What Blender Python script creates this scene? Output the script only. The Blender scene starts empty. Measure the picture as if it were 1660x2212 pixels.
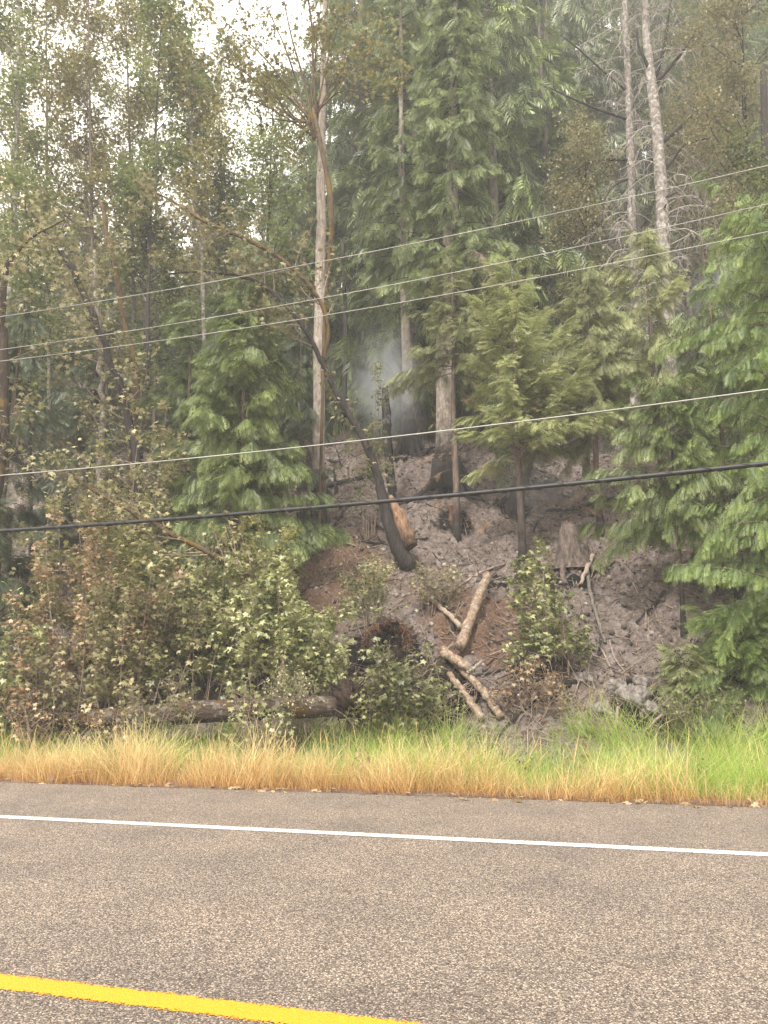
import bpy, math
import numpy as np
from mathutils import Vector
R = np.random.RandomState(7)
rad = math.radians
S = bpy.context.scene
COL = S.collection

# ------------------------------------------------------------------ camera
F, YH, CH = 1600.0, 1440.0, 1.55        # focal length and horizon in a 1660 x 2212 frame, eye height
PITCH = math.atan((YH-1106)/F)
cam = bpy.data.cameras.new('camera'); co = bpy.data.objects.new('camera', cam); COL.objects.link(co)
cam.sensor_fit = 'HORIZONTAL'; cam.sensor_width = 36; cam.lens = 36*F/1660
cam.clip_start = 0.05; cam.clip_end = 3000
co.location = (0, 0, CH); co.rotation_euler = (math.pi/2+PITCH, 0, 0)
S.camera = co

# ------------------------------------------------------------------ world, sun, exposure
SUN_EL, SUN_AZ = rad(52), rad(205)
w = bpy.data.worlds.new('World'); S.world = w; w.use_nodes = True
nt = w.node_tree; nt.nodes.clear()
sky = nt.nodes.new('ShaderNodeTexSky'); sky.sky_type = 'NISHITA'; sky.sun_disc = False
sky.sun_elevation = SUN_EL; sky.sun_rotation = SUN_AZ; sky.dust_density = 6; sky.air_density = 1.5
mx = nt.nodes.new('ShaderNodeMix'); mx.data_type = 'RGBA'; mx.inputs[0].default_value = .88
mx.inputs[7].default_value = (9.9, 9.2, 8.2, 1)      # smoky overcast
bg = nt.nodes.new('ShaderNodeBackground'); bg.inputs[1].default_value = .13
ow = nt.nodes.new('ShaderNodeOutputWorld')
nt.links.new(sky.outputs[0], mx.inputs[6]); nt.links.new(mx.outputs[2], bg.inputs[0]); nt.links.new(bg.outputs[0], ow.inputs[0])
sl = bpy.data.lights.new('sun', 'SUN'); sl.energy = 2.8; sl.angle = rad(10); sl.color = (1, .95, .89)
so = bpy.data.objects.new('sun', sl); COL.objects.link(so)
sd = Vector((math.sin(SUN_AZ)*math.cos(SUN_EL), math.cos(SUN_AZ)*math.cos(SUN_EL), math.sin(SUN_EL)))
so.rotation_euler = sd.to_track_quat('Z', 'Y').to_euler()
S.view_settings.view_transform = 'Standard'; S.view_settings.look = 'None'
S.view_settings.exposure = 1.2; S.view_settings.gamma = 1
S.cycles.max_bounces = 6; S.cycles.diffuse_bounces = 3; S.cycles.glossy_bounces = 2
S.cycles.transmission_bounces = 4; S.cycles.volume_bounces = 1; S.cycles.transparent_max_bounces = 8
S.cycles.volume_step_rate = 2; S.cycles.volume_max_steps = 48
S.cycles.use_denoising = True; S.cycles.denoiser = 'OPENIMAGEDENOISE'; S.cycles.denoising_prefilter = 'NONE'; S.cycles.denoising_input_passes = 'RGB_ALBEDO_NORMAL'; S.cycles.use_adaptive_sampling = False; S.cycles.sample_clamp_indirect = 4

# ------------------------------------------------------------------ projection helpers
cp, sp = math.cos(PITCH), math.sin(PITCH)
def ray(x, y):
    a, b = x-830.0, 1106.0-y
    return np.array([a, F*cp-b*sp, F*sp+b*cp])
def P(x, y, Y):
    r = ray(x, y); return np.array([0, 0, CH])+r*(Y/r[1])
def Z0(x, y):
    r = ray(x, y); return np.array([0, 0, CH])-r*(CH/r[2])
e_a, e_b = Z0(0, 1687), Z0(1660, 1742)
E1 = (e_b[1]-e_a[1])/(e_b[0]-e_a[0]); E0 = e_a[1]-E1*e_a[0]      # road edge line

# ------------------------------------------------------------------ numpy noise + terrain
def _h(ix, iy, s):
    n = (ix.astype(np.int64)*374761393+iy.astype(np.int64)*668265263+s*974711)&0x7fffffff
    n = ((n^(n>>13))*1274126177)&0x7fffffff
    return ((n^(n>>16))&0xffff)/65535.0
def vn(x, y, s=0):
    ix, iy = np.floor(x), np.floor(y); fx, fy = x-ix, y-iy
    fx = fx*fx*(3-2*fx); fy = fy*fy*(3-2*fy)
    a, b, c, d = _h(ix, iy, s), _h(ix+1, iy, s), _h(ix, iy+1, s), _h(ix+1, iy+1, s)
    return (a+(b-a)*fx)*(1-fy)+(c+(d-c)*fx)*fy
def fbm(x, y, s=0, o=4):
    v, a, t = 0, 1, 0
    for k in range(o):
        v = v+a*vn(x*2**k+13*k, y*2**k-7*k, s+k); t += a; a *= .5
    return v/t
SX = [-200, -.5, -.05, .4, 2.4, 3.6, 4.4, 6.5, 16, 20, 28, 42, 70, 100, 400]
SZ = [-.4, -.2, -.03, -.03, -.22, -.1, .25, 1.75, 8.7, 10.4, 13.9, 22, 42, 52, 54]
def terr(x, y):
    x = np.asarray(x, float); y = np.asarray(y, float)
    s = y-(E0+E1*x)
    z = np.interp(s, SX, SZ)
    m = np.clip((s-3.6)/3, 0, 1)
    n = (fbm(x*.18, y*.18, 1)-.5)*2.4*m*np.clip(s/18, .25, 1)
    n = n+(fbm(x*.9, y*.9, 5)-.5)*.75*m
    c = fbm(x*3.2, y*3.2, 9)
    n = n+(np.abs(c-.5)*2)**.8*.34*m-.05*m+(fbm(x*7, y*7, 12, 4)-.5)*.32*m
    n = n+(fbm(x*2, y*2, 17)-.5)*.06*np.clip(s/.6, 0, 1)
    return z+n
def G(x, y, y0=11.0, y1=90.0):
    Y = np.arange(y0, y1, .05); r = ray(x, y); t = Y/r[1]
    X = r[0]*t; Z = CH+r[2]*t
    hit = terr(X, Y) > Z; k = int(np.argmax(hit)) if hit.any() else int((27-y0)/.05)
    return np.array([X[k], Y[k], float(terr(X[k], Y[k]))])
def onG(X, Y, dz=0): return np.array([X, Y, float(terr(X, Y))+dz])

# ------------------------------------------------------------------ mesh building
class Geo:
    def __init__(s): s.V = []; s.T = []; s.Q = []; s.t = []; s.mT = []; s.mQ = []; s.n = 0
    def add(s, V, T=None, Q=None, tint=.5, m=0):
        V = np.asarray(V, float); k = len(V)
        if k == 0: return
        s.V.append(V); s.t.append(np.broadcast_to(np.asarray(tint, float), (k,)))
        if T is not None and len(T): T = np.asarray(T); s.T.append(T+s.n); s.mT.append(np.full(len(T), m))
        if Q is not None and len(Q): Q = np.asarray(Q); s.Q.append(Q+s.n); s.mQ.append(np.full(len(Q), m))
        s.n += k
def obj(name, g, mats, parent=None, off=(0, 0, 0), smooth=True, label=None):
    me = bpy.data.meshes.new(name)
    if not isinstance(mats, (list, tuple)): mats = [mats]
    for m in mats: me.materials.append(m)
    V = np.concatenate(g.V)-np.asarray(off); t = np.concatenate(g.t)
    T = np.concatenate(g.T) if g.T else np.zeros((0, 3), int); Q = np.concatenate(g.Q) if g.Q else np.zeros((0, 4), int)
    mi = np.concatenate([np.concatenate(g.mT) if g.mT else np.zeros(0), np.concatenate(g.mQ) if g.mQ else np.zeros(0)]).astype(np.int32)
    lp = np.concatenate([T.ravel(), Q.ravel()]).astype(np.int32)
    st = np.concatenate([np.arange(len(T))*3, len(T)*3+np.arange(len(Q))*4]).astype(np.int32)
    me.vertices.add(len(V)); me.vertices.foreach_set('co', V.astype(np.float32).ravel())
    me.loops.add(len(lp)); me.loops.foreach_set('vertex_index', lp)
    me.polygons.add(len(st)); me.polygons.foreach_set('loop_start', st)
    me.polygons.foreach_set('material_index', mi)
    me.update(calc_edges=True)
    if smooth: me.polygons.foreach_set('use_smooth', np.ones(len(st), bool))
    a = me.attributes.new('tint', 'FLOAT', 'POINT'); a.data.foreach_set('value', t.astype(np.float32)); assert np.isfinite(V).all(), name
    o = bpy.data.objects.new(name, me); COL.objects.link(o)
    if parent: o.parent = parent
    else: o.location = off
    if label: o['label'] = label
    return o
def thing(name, label, cat, loc, group=None, rz=0):
    o = bpy.data.objects.new(name, None); COL.objects.link(o); o.location = loc; o.rotation_euler = (0, 0, rz)
    o.empty_display_size = .3
    o['label'] = label; o['category'] = cat
    if group: o['group'] = group
    return o
def tag(o, label=None, cat=None, group=None, kind=None):
    for k, v in (('label', label), ('category', cat), ('group', group), ('kind', kind)):
        if v: o[k] = v
    return o
def copy_thing(root, loc, rz, sc, label, group):
    r = root.copy(); COL.objects.link(r); r.location = loc; r.rotation_euler = (0, 0, rz); r.scale = (sc, sc, sc)
    r['label'] = label; r['group'] = group
    for ch in list(root.children):
        c = ch.copy(); COL.objects.link(c); c.parent = r
    return r
def unit(v):
    v = np.asarray(v, float); return v/(np.linalg.norm(v, axis=-1, keepdims=True)+1e-9)
def tube(g, path, r, k=6, tint=.5, m=0, rough=.06, cap=True):
    p = np.asarray(path, float); n = len(p); r = np.broadcast_to(np.asarray(r, float), (n,))
    t = np.gradient(p, axis=0); t = unit(t)
    ref = np.array([0, 0, 1.0]) if abs(t[0, 2]) < .9 else np.array([1.0, 0, 0])
    a = unit(np.cross(t, ref)); b = np.cross(t, a)
    th = np.arange(k)*2*math.pi/k
    rr = r[:, None]*(1+(R.rand(n, k)-.5)*2*rough)
    V = p[:, None, :]+rr[..., None]*(np.cos(th)[None, :, None]*a[:, None, :]+np.sin(th)[None, :, None]*b[:, None, :])
    i, j = np.meshgrid(np.arange(n-1), np.arange(k), indexing='ij'); j2 = (j+1) % k
    Q = np.stack([i*k+j, i*k+j2, (i+1)*k+j2, (i+1)*k+j], -1).reshape(-1, 4)
    tt = np.repeat(np.broadcast_to(np.asarray(tint, float), (n,)), k)
    V = V.reshape(-1, 3); T = None
    if cap:
        V = np.concatenate([V, p[[0, -1]]+(p[[0, -1]]-p[[1, -2]])*.02]); tt = np.concatenate([tt, tt[[0, -1]]])
        c0, c1 = n*k, n*k+1; jj = np.arange(k); j3 = (jj+1) % k
        T = np.concatenate([np.stack([np.full(k, c0), j3, jj], -1), np.stack([np.full(k, c1), (n-1)*k+jj, (n-1)*k+j3], -1)])
    g.add(V, T, Q, tt, m)
def smooth_path(pts, n):
    p = np.asarray(pts, float); d = np.r_[0, np.cumsum(np.linalg.norm(np.diff(p, axis=0), axis=1))]; u = np.linspace(0, d[-1], n)
    q = np.stack([np.interp(u, d, p[:, i]) for i in range(p.shape[1])], 1)
    for _ in range(2):
        m = q.copy(); m[1:-1] = .25*q[:-2]+.5*q[1:-1]+.25*q[2:]; q = m
    return q
def inst(g, tm, pos, dr, nr, sc, tint, m=0):
    """copies of template tm=(verts, tris, quads): y along dr, z along nr"""
    V, T, Q = tm[:3]; tv = tm[3] if len(tm) > 3 else 0
    n = len(pos)
    if n == 0: return
    dr = unit(dr); nr = nr-dr*np.sum(nr*dr, -1, keepdims=True); nr = unit(nr); sx = np.cross(dr, nr)
    sc = np.broadcast_to(np.asarray(sc, float), (n,))
    W = pos[:, None]+sc[:, None, None]*(V[None, :, 0:1]*sx[:, None]+V[None, :, 1:2]*dr[:, None]+V[None, :, 2:3]*nr[:, None])
    k = len(V); o = (np.arange(n)*k)[:, None, None]
    tt = (np.broadcast_to(np.asarray(tint, float), (n,))[:, None]+tv+np.zeros((1, k))).ravel()
    g.add(W.reshape(-1, 3), (T[None]+o).reshape(-1, 3) if len(T) else None, (Q[None]+o).reshape(-1, 4) if len(Q) else None, np.clip(tt, 0, 1), m)

# ---- templates
def tm_spray(n, wid, l0, droop, ang=50, curl=.25, sub=1, seed=1):
    V = []; Q = []; rs = np.random.RandomState(seed)
    def rp(y): return np.array([0, y, -droop*y*y])
    V += [rp(0)+[-.008, 0, 0], rp(0)+[.008, 0, 0], rp(1)+[.004, 0, 0], rp(1)+[-.004, 0, 0]]
    V += [rp(.5)+[-.009, 0, 0], rp(.5)+[.009, 0, 0]]; Q += [[0, 1, 5, 4], [4, 5, 2, 3]]
    def lf(b, a, s, l, w_, y):
        d = np.array([s*math.sin(a), math.cos(a), -.3*(.4+y)]); q = np.array([math.cos(a)*-s, math.sin(a), 0])
        mm = b+d*l*.45; e = b+d*l+np.array([0, 0, -curl*l]); k = len(V); V.extend([b, mm+q*w_, e, mm-q*w_]); Q.append([k, k+1, k+2, k+3]); return mm, e
    for i in range(n):
        y = .08+.9*i/n
        for s in (-1, 1):
            l = l0*(math.sin(math.pi*min(1, (1-y)*.85+.12))**.8*.8+.2)*(.75+.5*rs.rand()); a = rad(ang*(1-.45*y)+rs.randn()*6)
            b = rp(y+(.04 if s > 0 else 0)); mm, e = lf(b, a, s, l, wid, y)
            if sub and l > .15:
                lf(mm*.75+b*.25, a-rad(38), s, l*.45, wid*.85, y); lf(mm, a+rad(34), s, l*.4, wid*.85, y)
    V = np.array(V); return V, np.zeros((0, 3), int), np.array(Q), (np.linalg.norm(V, axis=1)-.5)[None]*.55
SPRAY = tm_spray(7, .016, .42, .35)
SPRAY_FAR = tm_spray(7, .03, .4, .45, sub=0)
NEEDLE = tm_spray(9, .012, .26, .12, 65, .1, 0)
def tm_maple():
    ang = [-150, -115, -88, -62, -38, -20, 0, 20, 38, 62, 88, 115, 150]
    rr = [.30, .42, .30, .62, .36, .40, .72, .40, .36, .62, .30, .42, .30]
    V = [[0, .3, 0]]
    for a, r_ in zip(ang, rr):
        x, y = r_*math.sin(rad(a)), .3+r_*math.cos(rad(a)); V.append([x, y, -.45*x*x-.3*max(0, y-.2)**2+.0])
    T = [[0, i+1, i] for i in range(1, 13)]
    return np.array(V), np.array(T), np.zeros((0, 4), int)
MAPLE = tm_maple()
LEAF = (np.array([[0, 0, 0], [.28, .35, .06], [.22, .7, -.02], [0, 1, -.22], [-.22, .7, -.02], [-.28, .35, .06], [0, .5, -.05]]), np.array([[6, 0, 1], [6, 1, 2], [6, 2, 3], [6, 3, 4], [6, 4, 5], [6, 5, 0]]), np.zeros((0, 4), int))
def tm_blade(bend, w_=.012):
    V = []; Q = []; tv = []
    for i in range(4):
        u = i/3; y = u*(1-.12*bend*u); z = bend*u*u*.5; ww = w_*(1-.75*u)
        V += [[-ww, y, z], [ww, y, z]]; tv += [u, u]
    for i in range(3): Q.append([2*i, 2*i+1, 2*i+3, 2*i+2])
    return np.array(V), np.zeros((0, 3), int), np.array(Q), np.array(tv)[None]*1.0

# ------------------------------------------------------------------ materials
def newmat(name):
    m = bpy.data.materials.new(name); m.use_nodes = True; n = m.node_tree; n.nodes.clear()
    o = n.nodes.new('ShaderNodeOutputMaterial'); return m, n, o
def N(n, t, **kw):
    x = n.nodes.new(t)
    for k, v in kw.items(): setattr(x, k, v)
    return x
def ramp(n, src, stops):
    r = N(n, 'ShaderNodeValToRGB'); el = r.color_ramp.elements
    while len(el) < len(stops): el.new(.5)
    for e, (p, c) in zip(el, stops): e.position = p; e.color = (*c, 1)
    if src is not None: n.links.new(src, r.inputs[0])
    return r
def noise(n, scale, det=4, rough=.55, vec=None):
    x = N(n, 'ShaderNodeTexNoise'); x.inputs['Scale'].default_value = scale; x.inputs['Detail'].default_value = det; x.inputs['Roughness'].default_value = rough
    if vec is not None: n.links.new(vec, x.inputs['Vector'])
    return x
def mixc(n, f, a, b, bt='MIX'):
    x = N(n, 'ShaderNodeMix', data_type='RGBA', blend_type=bt)
    for s_, v in ((0, f), (6, a), (7, b)):
        if hasattr(v, 'is_output') or hasattr(v, 'links'): n.links.new(v, x.inputs[s_])
        elif s_ == 0: x.inputs[0].default_value = v
        else: x.inputs[s_].default_value = (*v, 1)
    return x.outputs[2]
def leafmat(name, c, trans=.3, rough=.42, vary=.25):
    m, n, o = newmat(name)
    at = N(n, 'ShaderNodeAttribute', attribute_name='tint')
    k = len(c); rp = ramp(n, at.outputs['Fac'], [(i/(k-1), c[i]) for i in range(k)])
    oi = N(n, 'ShaderNodeObjectInfo'); hs = N(n, 'ShaderNodeHueSaturation')
    ma = N(n, 'ShaderNodeMapRange'); n.links.new(oi.outputs['Random'], ma.inputs[0]); ma.inputs[3].default_value = 1-vary; ma.inputs[4].default_value = 1+vary
    n.links.new(ma.outputs[0], hs.inputs['Value']); n.links.new(rp.outputs[0], hs.inputs['Color'])
    b = N(n, 'ShaderNodeBsdfPrincipled'); b.inputs['Roughness'].default_value = rough; b.inputs['Specular IOR Level'].default_value = .6
    t = N(n, 'ShaderNodeBsdfTranslucent'); mx = N(n, 'ShaderNodeMixShader'); mx.inputs[0].default_value = trans
    n.links.new(hs.outputs[0], b.inputs['Base Color']); n.links.new(hs.outputs[0], t.inputs[0])
    n.links.new(b.outputs[0], mx.inputs[1]); n.links.new(t.outputs[0], mx.inputs[2]); n.links.new(mx.outputs[0], o.inputs[0])
    return m
def barkmat(name, dark, light, moss=0, mosscol=(.13, .088, .028), char=0, scale=9, stretch=.16, lichen=0):
    m, n, o = newmat(name)
    tc = N(n, 'ShaderNodeTexCoord'); mp = N(n, 'ShaderNodeMapping'); mp.inputs['Scale'].default_value = (1, 1, stretch) if not isinstance(stretch, tuple) else stretch
    n.links.new(tc.outputs['Object'], mp.inputs[0])
    a = noise(n, scale*2.2, 6, .65, mp.outputs[0]); r1 = ramp(n, a.outputs['Fac'], [(.3, dark), (.5, tuple((x+y)/2 for x, y in zip(dark, light))), (.68, light)])
    c = r1.outputs[0]
    if lichen:
        l = noise(n, 5, 5, .7, tc.outputs['Object']); lr = ramp(n, l.outputs['Fac'], [(.52, (0, 0, 0)), (.6, (lichen,)*3)])
        c = mixc(n, lr.outputs[0], c, (.5, .5, .44))
    if moss:
        l = noise(n, 2.3, 5, .7, tc.outputs['Object']); lr = ramp(n, l.outputs['Fac'], [(.62-.3*moss, (0, 0, 0)), (.72-.3*moss, (1, 1, 1))])
        c = mixc(n, lr.outputs[0], c, mosscol)
    if char:
        l = noise(n, 3.2, 6, .7, tc.outputs['Object']); sx = N(n, 'ShaderNodeSeparateXYZ'); n.links.new(tc.outputs['Object'], sx.inputs[0])
        ad = N(n, 'ShaderNodeMath', operation='MULTIPLY_ADD'); n.links.new(l.outputs['Fac'], ad.inputs[0]); ad.inputs[1].default_value = -3.2*char; n.links.new(sx.outputs[2], ad.inputs[2])
        mr = N(n, 'ShaderNodeMapRange'); n.links.new(ad.outputs[0], mr.inputs[0]); mr.inputs[1].default_value = -.4; mr.inputs[2].default_value = .5*char; mr.inputs[3].default_value = .92; mr.inputs[4].default_value = 0
        c = mixc(n, mr.outputs[0], c, (.022, .02, .019))
    b = N(n, 'ShaderNodeBsdfPrincipled'); b.inputs['Roughness'].default_value = .9; b.inputs['Specular IOR Level'].default_value = .2
    bp = N(n, 'ShaderNodeBump'); bp.inputs['Strength'].default_value = .9; bp.inputs['Distance'].default_value = .03
    n.links.new(a.outputs['Fac'], bp.inputs['Height']); n.links.new(bp.outputs[0], b.inputs['Normal'])
    n.links.new(c, b.inputs['Base Color']); n.links.new(b.outputs[0], o.inputs[0])
    return m
def plain(name, col, rough=.7, met=0):
    m, n, o = newmat(name); b = N(n, 'ShaderNodeBsdfPrincipled'); b.inputs['Roughness'].default_value = rough; b.inputs['Metallic'].default_value = met
    x = noise(n, 30, 3); r1 = ramp(n, x.outputs['Fac'], [(.3, tuple(v*.75 for v in col)), (.7, tuple(min(1, v*1.2) for v in col))])
    n.links.new(r1.outputs[0], b.inputs['Base Color']); n.links.new(b.outputs[0], o.inputs[0]); return m

M = {}
M['bark_pale'] = barkmat('bark_pale', (.12, .10, .085), (.38, .32, .27), char=1.0, lichen=.35, scale=7)
M['bark_snag'] = barkmat('bark_snag', (.06, .052, .047), (.33, .295, .265), lichen=.6, scale=5, stretch=.55)
M['bark_brown'] = barkmat('bark_brown', (.05, .038, .03), (.20, .15, .12), char=.8)
M['bark_grey'] = barkmat('bark_grey', (.055, .048, .042), (.22, .19, .16))
M['bark_dark'] = barkmat('bark_dark', (.015, .014, .014), (.07, .06, .055))
M['bark_char'] = barkmat('bark_char', (.012, .011, .011), (.05, .045, .042), lichen=.25)
M['bark_scorch'] = barkmat('bark_scorch', (.045, .036, .032), (.24, .185, .155), char=.6)
M['bark_moss'] = barkmat('bark_moss', (.035, .026, .018), (.15, .11, .075), moss=.45)
M['bark_mossdark'] = barkmat('bark_mossdark', (.018, .016, .014), (.08, .06, .045), moss=.25)
M['wood_fresh'] = barkmat('wood_fresh', (.09, .05, .032), (.40, .25, .16), scale=10, stretch=.12, char=.5)
M['wood_red'] = barkmat('wood_red', (.05, .027, .018), (.22, .12, .072), scale=10, stretch=.3)
M['log_pale'] = barkmat('log_pale', (.07, .05, .036), (.36, .265, .19), scale=7, stretch=.5, lichen=.25)
M['twig'] = barkmat('twig', (.16, .12, .09), (.42, .34, .27), stretch=1)
M['twig_grey'] = barkmat('twig_grey', (.26, .235, .21), (.5, .46, .42), stretch=1)
M['cedar_green'] = leafmat('cedar_green', [(.05, .08, .025), (.15, .20, .06), (.33, .39, .14)])
M['cedar_bright'] = leafmat('cedar_bright', [(.06, .11, .03), (.21, .30, .07), (.40, .49, .17)])
M['cedar_yellow'] = leafmat('cedar_yellow', [(.12, .14, .05), (.29, .32, .13), (.50, .52, .27)])
M['cedar_dark'] = leafmat('cedar_dark', [(.03, .045, .025), (.08, .115, .055), (.18, .22, .10)])
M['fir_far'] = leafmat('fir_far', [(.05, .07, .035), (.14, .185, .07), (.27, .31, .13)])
M['cedar_dead'] = leafmat('cedar_dead', [(.12, .065, .03), (.24, .14, .06), (.34, .22, .11)], .2)
M['alder'] = leafmat('alder', [(.12, .12, .04), (.26, .24, .085), (.40, .35, .15), (.42, .29, .12)], .45)
M['alder_green'] = leafmat('alder_green', [(.09, .12, .035), (.20, .24, .075), (.34, .35, .14)], .45)
M['maple_olive'] = leafmat('maple_olive', [(.14, .14, .06), (.28, .26, .12), (.48, .44, .26), (.42, .29, .15)], .35)
M['shrub_green'] = leafmat('shrub_green', [(.09, .11, .04), (.24, .26, .10), (.46, .46, .23), (.64, .62, .42)], .3)
M['shrub_yellow'] = leafmat('shrub_yellow', [(.13, .14, .045), (.32, .31, .11), (.56, .51, .26)], .35)
M['shrub_brown'] = leafmat('shrub_brown', [(.15, .10, .05), (.34, .22, .12), (.52, .40, .25), (.28, .26, .10)], .3)
M['leaf_rust'] = leafmat('leaf_rust', [(.12, .12, .055), (.23, .21, .11), (.33, .27, .15)], .4)
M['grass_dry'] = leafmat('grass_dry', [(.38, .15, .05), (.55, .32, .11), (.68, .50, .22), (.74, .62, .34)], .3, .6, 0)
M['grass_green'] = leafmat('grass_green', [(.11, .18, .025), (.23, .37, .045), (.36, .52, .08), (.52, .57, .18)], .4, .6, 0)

def ground_mat():
    m, n, o = newmat('burnt_ground'); tc = N(n, 'ShaderNodeTexCoord'); v = tc.outputs['Object']
    at = N(n, 'ShaderNodeAttribute', attribute_name='tint')
    n1 = noise(n, 4.5, 12, .82, v); base = ramp(n, n1.outputs['Fac'], [(.28, (.035, .028, .025)), (.42, (.15, .118, .104)), (.55, (.30, .248, .224)), (.69, (.52, .465, .43))])
    n2 = noise(n, 11, 10, .85, v); soil = ramp(n, n2.outputs['Fac'], [(.3, (.05, .03, .022)), (.5, (.19, .12, .085)), (.72, (.36, .245, .18))])
    n3 = noise(n, .9, 5, .6, v)
    sb = N(n, 'ShaderNodeMath', operation='ADD'); n.links.new(n3.outputs['Fac'], sb.inputs[0]); n.links.new(at.outputs['Fac'], sb.inputs[1])
    mr = ramp(n, sb.outputs[0], [(.58, (0, 0, 0)), (.82, (1, 1, 1))])
    c = mixc(n, mr.outputs[0], base.outputs[0], soil.outputs[0])
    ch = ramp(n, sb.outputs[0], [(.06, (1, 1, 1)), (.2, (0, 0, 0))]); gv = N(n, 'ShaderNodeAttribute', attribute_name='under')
    n4 = noise(n, 7, 6, .8, v); wa = ramp(n, n4.outputs['Fac'], [(.63, (0, 0, 0)), (.72, (1, 1, 1))])
    iv = N(n, 'ShaderNodeMath', operation='SUBTRACT'); iv.inputs[0].default_value = 1; n.links.new(mr.outputs[0], iv.inputs[1])
    mm = N(n, 'ShaderNodeMath', operation='MULTIPLY'); n.links.new(wa.outputs[0], mm.inputs[0]); n.links.new(iv.outputs[0], mm.inputs[1])
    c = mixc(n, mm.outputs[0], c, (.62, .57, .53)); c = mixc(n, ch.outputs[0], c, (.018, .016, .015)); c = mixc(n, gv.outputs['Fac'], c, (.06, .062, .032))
    b = N(n, 'ShaderNodeBsdfPrincipled'); b.inputs['Roughness'].default_value = .95; b.inputs['Specular IOR Level'].default_value = .1
    vo = noise(n, 22, 8, .75, v)
    bp = N(n, 'ShaderNodeBump'); bp.inputs['Strength'].default_value = 1; bp.inputs['Distance'].default_value = .12
    n.links.new(vo.outputs['Fac'], bp.inputs['Height']); n.links.new(bp.outputs[0], b.inputs['Normal'])
    n.links.new(c, b.inputs['Base Color']); n.links.new(b.outputs[0], o.inputs[0]); return m
def asphalt_mat():
    m, n, o = newmat('chip_seal_asphalt'); tc = N(n, 'ShaderNodeTexCoord'); v = tc.outputs['Object']
    vo = N(n, 'ShaderNodeTexVoronoi'); vo.inputs['Scale'].default_value = 112; n.links.new(v, vo.inputs['Vector'])
    sp_ = N(n, 'ShaderNodeSeparateColor'); n.links.new(vo.outputs['Color'], sp_.inputs[0])
    st = ramp(n, sp_.outputs[0], [(0, (.09, .074, .063)), (.35, (.16, .130, .107)), (.6, (.24, .197, .160)), (.82, (.35, .292, .236)), (1, (.57, .485, .395))])
    edge = ramp(n, vo.outputs['Distance'], [(.35, (1, 1, 1)), (.8, (.38, .35, .33))])
    c = mixc(n, 1, st.outputs[0], edge.outputs[0], 'MULTIPLY')
    n1 = noise(n, 1.1, 5, .6, v); r1 = ramp(n, n1.outputs['Fac'], [(.3, (.72, .72, .735)), (.7, (1.03, 1.015, 1.0))])
    c = mixc(n, 1, c, r1.outputs[0], 'MULTIPLY')
    at = N(n, 'ShaderNodeAttribute', attribute_name='tint'); r2 = ramp(n, at.outputs['Fac'], [(0, (.62, .58, .55)), (.5, (1, 1, 1)), (1, (1.25, 1.22, 1.18))])
    c = mixc(n, 1, c, r2.outputs[0], 'MULTIPLY')
    b = N(n, 'ShaderNodeBsdfPrincipled'); b.inputs['Roughness'].default_value = .75
    bp = N(n, 'ShaderNodeBump'); bp.inputs['Strength'].default_value = .7; bp.inputs['Distance'].default_value = .008; bp.invert = True
    n.links.new(vo.outputs['Distance'], bp.inputs['Height']); n.links.new(bp.outputs[0], b.inputs['Normal'])
    n.links.new(c, b.inputs['Base Color']); n.links.new(b.outputs[0], o.inputs[0]); return m
def paint_mat(name, col, wear):
    m, n, o = newmat(name); tc = N(n, 'ShaderNodeTexCoord'); v = tc.outputs['Object']
    at = N(n, 'ShaderNodeAttribute', attribute_name='tint')
    x = noise(n, 60, 4, .7, v); vo = N(n, 'ShaderNodeTexVoronoi'); vo.inputs['Scale'].default_value = 112; n.links.new(v, vo.inputs['Vector'])
    ad = N(n, 'ShaderNodeMath', operation='MULTIPLY_ADD'); n.links.new(x.outputs['Fac'], ad.inputs[0]); ad.inputs[1].default_value = 1.1; n.links.new(at.outputs['Fac'], ad.inputs[2])
    al = ramp(n, ad.outputs[0], [(wear, (0, 0, 0)), (wear+.1, (1, 1, 1))])
    b = N(n, 'ShaderNodeBsdfPrincipled'); b.inputs['Roughness'].default_value = .6
    r1 = ramp(n, x.outputs['Fac'], [(.3, tuple(k*.8 for k in col)), (.7, col)]); n.links.new(r1.outputs[0], b.inputs['Base Color'])
    bp = N(n, 'ShaderNodeBump'); bp.inputs['Strength'].default_value = .5; bp.inputs['Distance'].default_value = .006; bp.invert = True
    n.links.new(vo.outputs['Distance'], bp.inputs['Height']); n.links.new(bp.outputs[0], b.inputs['Normal'])
    t = N(n, 'ShaderNodeBsdfTransparent'); mx = N(n, 'ShaderNodeMixShader'); n.links.new(al.outputs[0], mx.inputs[0]); n.links.new(t.outputs[0], mx.inputs[1]); n.links.new(b.outputs[0], mx.inputs[2])
    n.links.new(mx.outputs[0], o.inputs[0]); return m

# ------------------------------------------------------------------ ground, road
def grid(g, X, Y, Z, tint):
    a, b = X.shape; i, j = np.meshgrid(np.arange(a-1), np.arange(b-1), indexing='ij')
    Q = np.stack([i*b+j, (i+1)*b+j, (i+1)*b+j+1, i*b+j+1], -1).reshape(-1, 4)
    g.add(np.stack([X, Y, Z], -1).reshape(-1, 3), None, Q, tint.ravel())
def bump_at(X, Y, c, r_): return np.exp(-((X-c[0])**2+(Y-c[1])**2)/r_**2)
xs = np.unique(np.concatenate([-np.geomspace(13, 240, 40), np.arange(-13, 14, .075), np.geomspace(14, 240, 40)]))
ss = np.unique(np.concatenate([-np.geomspace(1, 200, 12), [-.5, -.05], np.arange(0, 20, .075), np.arange(20, 40, .4), np.geomspace(40, 200, 30)]))
XX, SS = np.meshgrid(xs, ss, indexing='ij'); YY = SS+E0+E1*XX
ZZ = terr(XX, YY)
soil = np.full(XX.shape, -.12)
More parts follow.
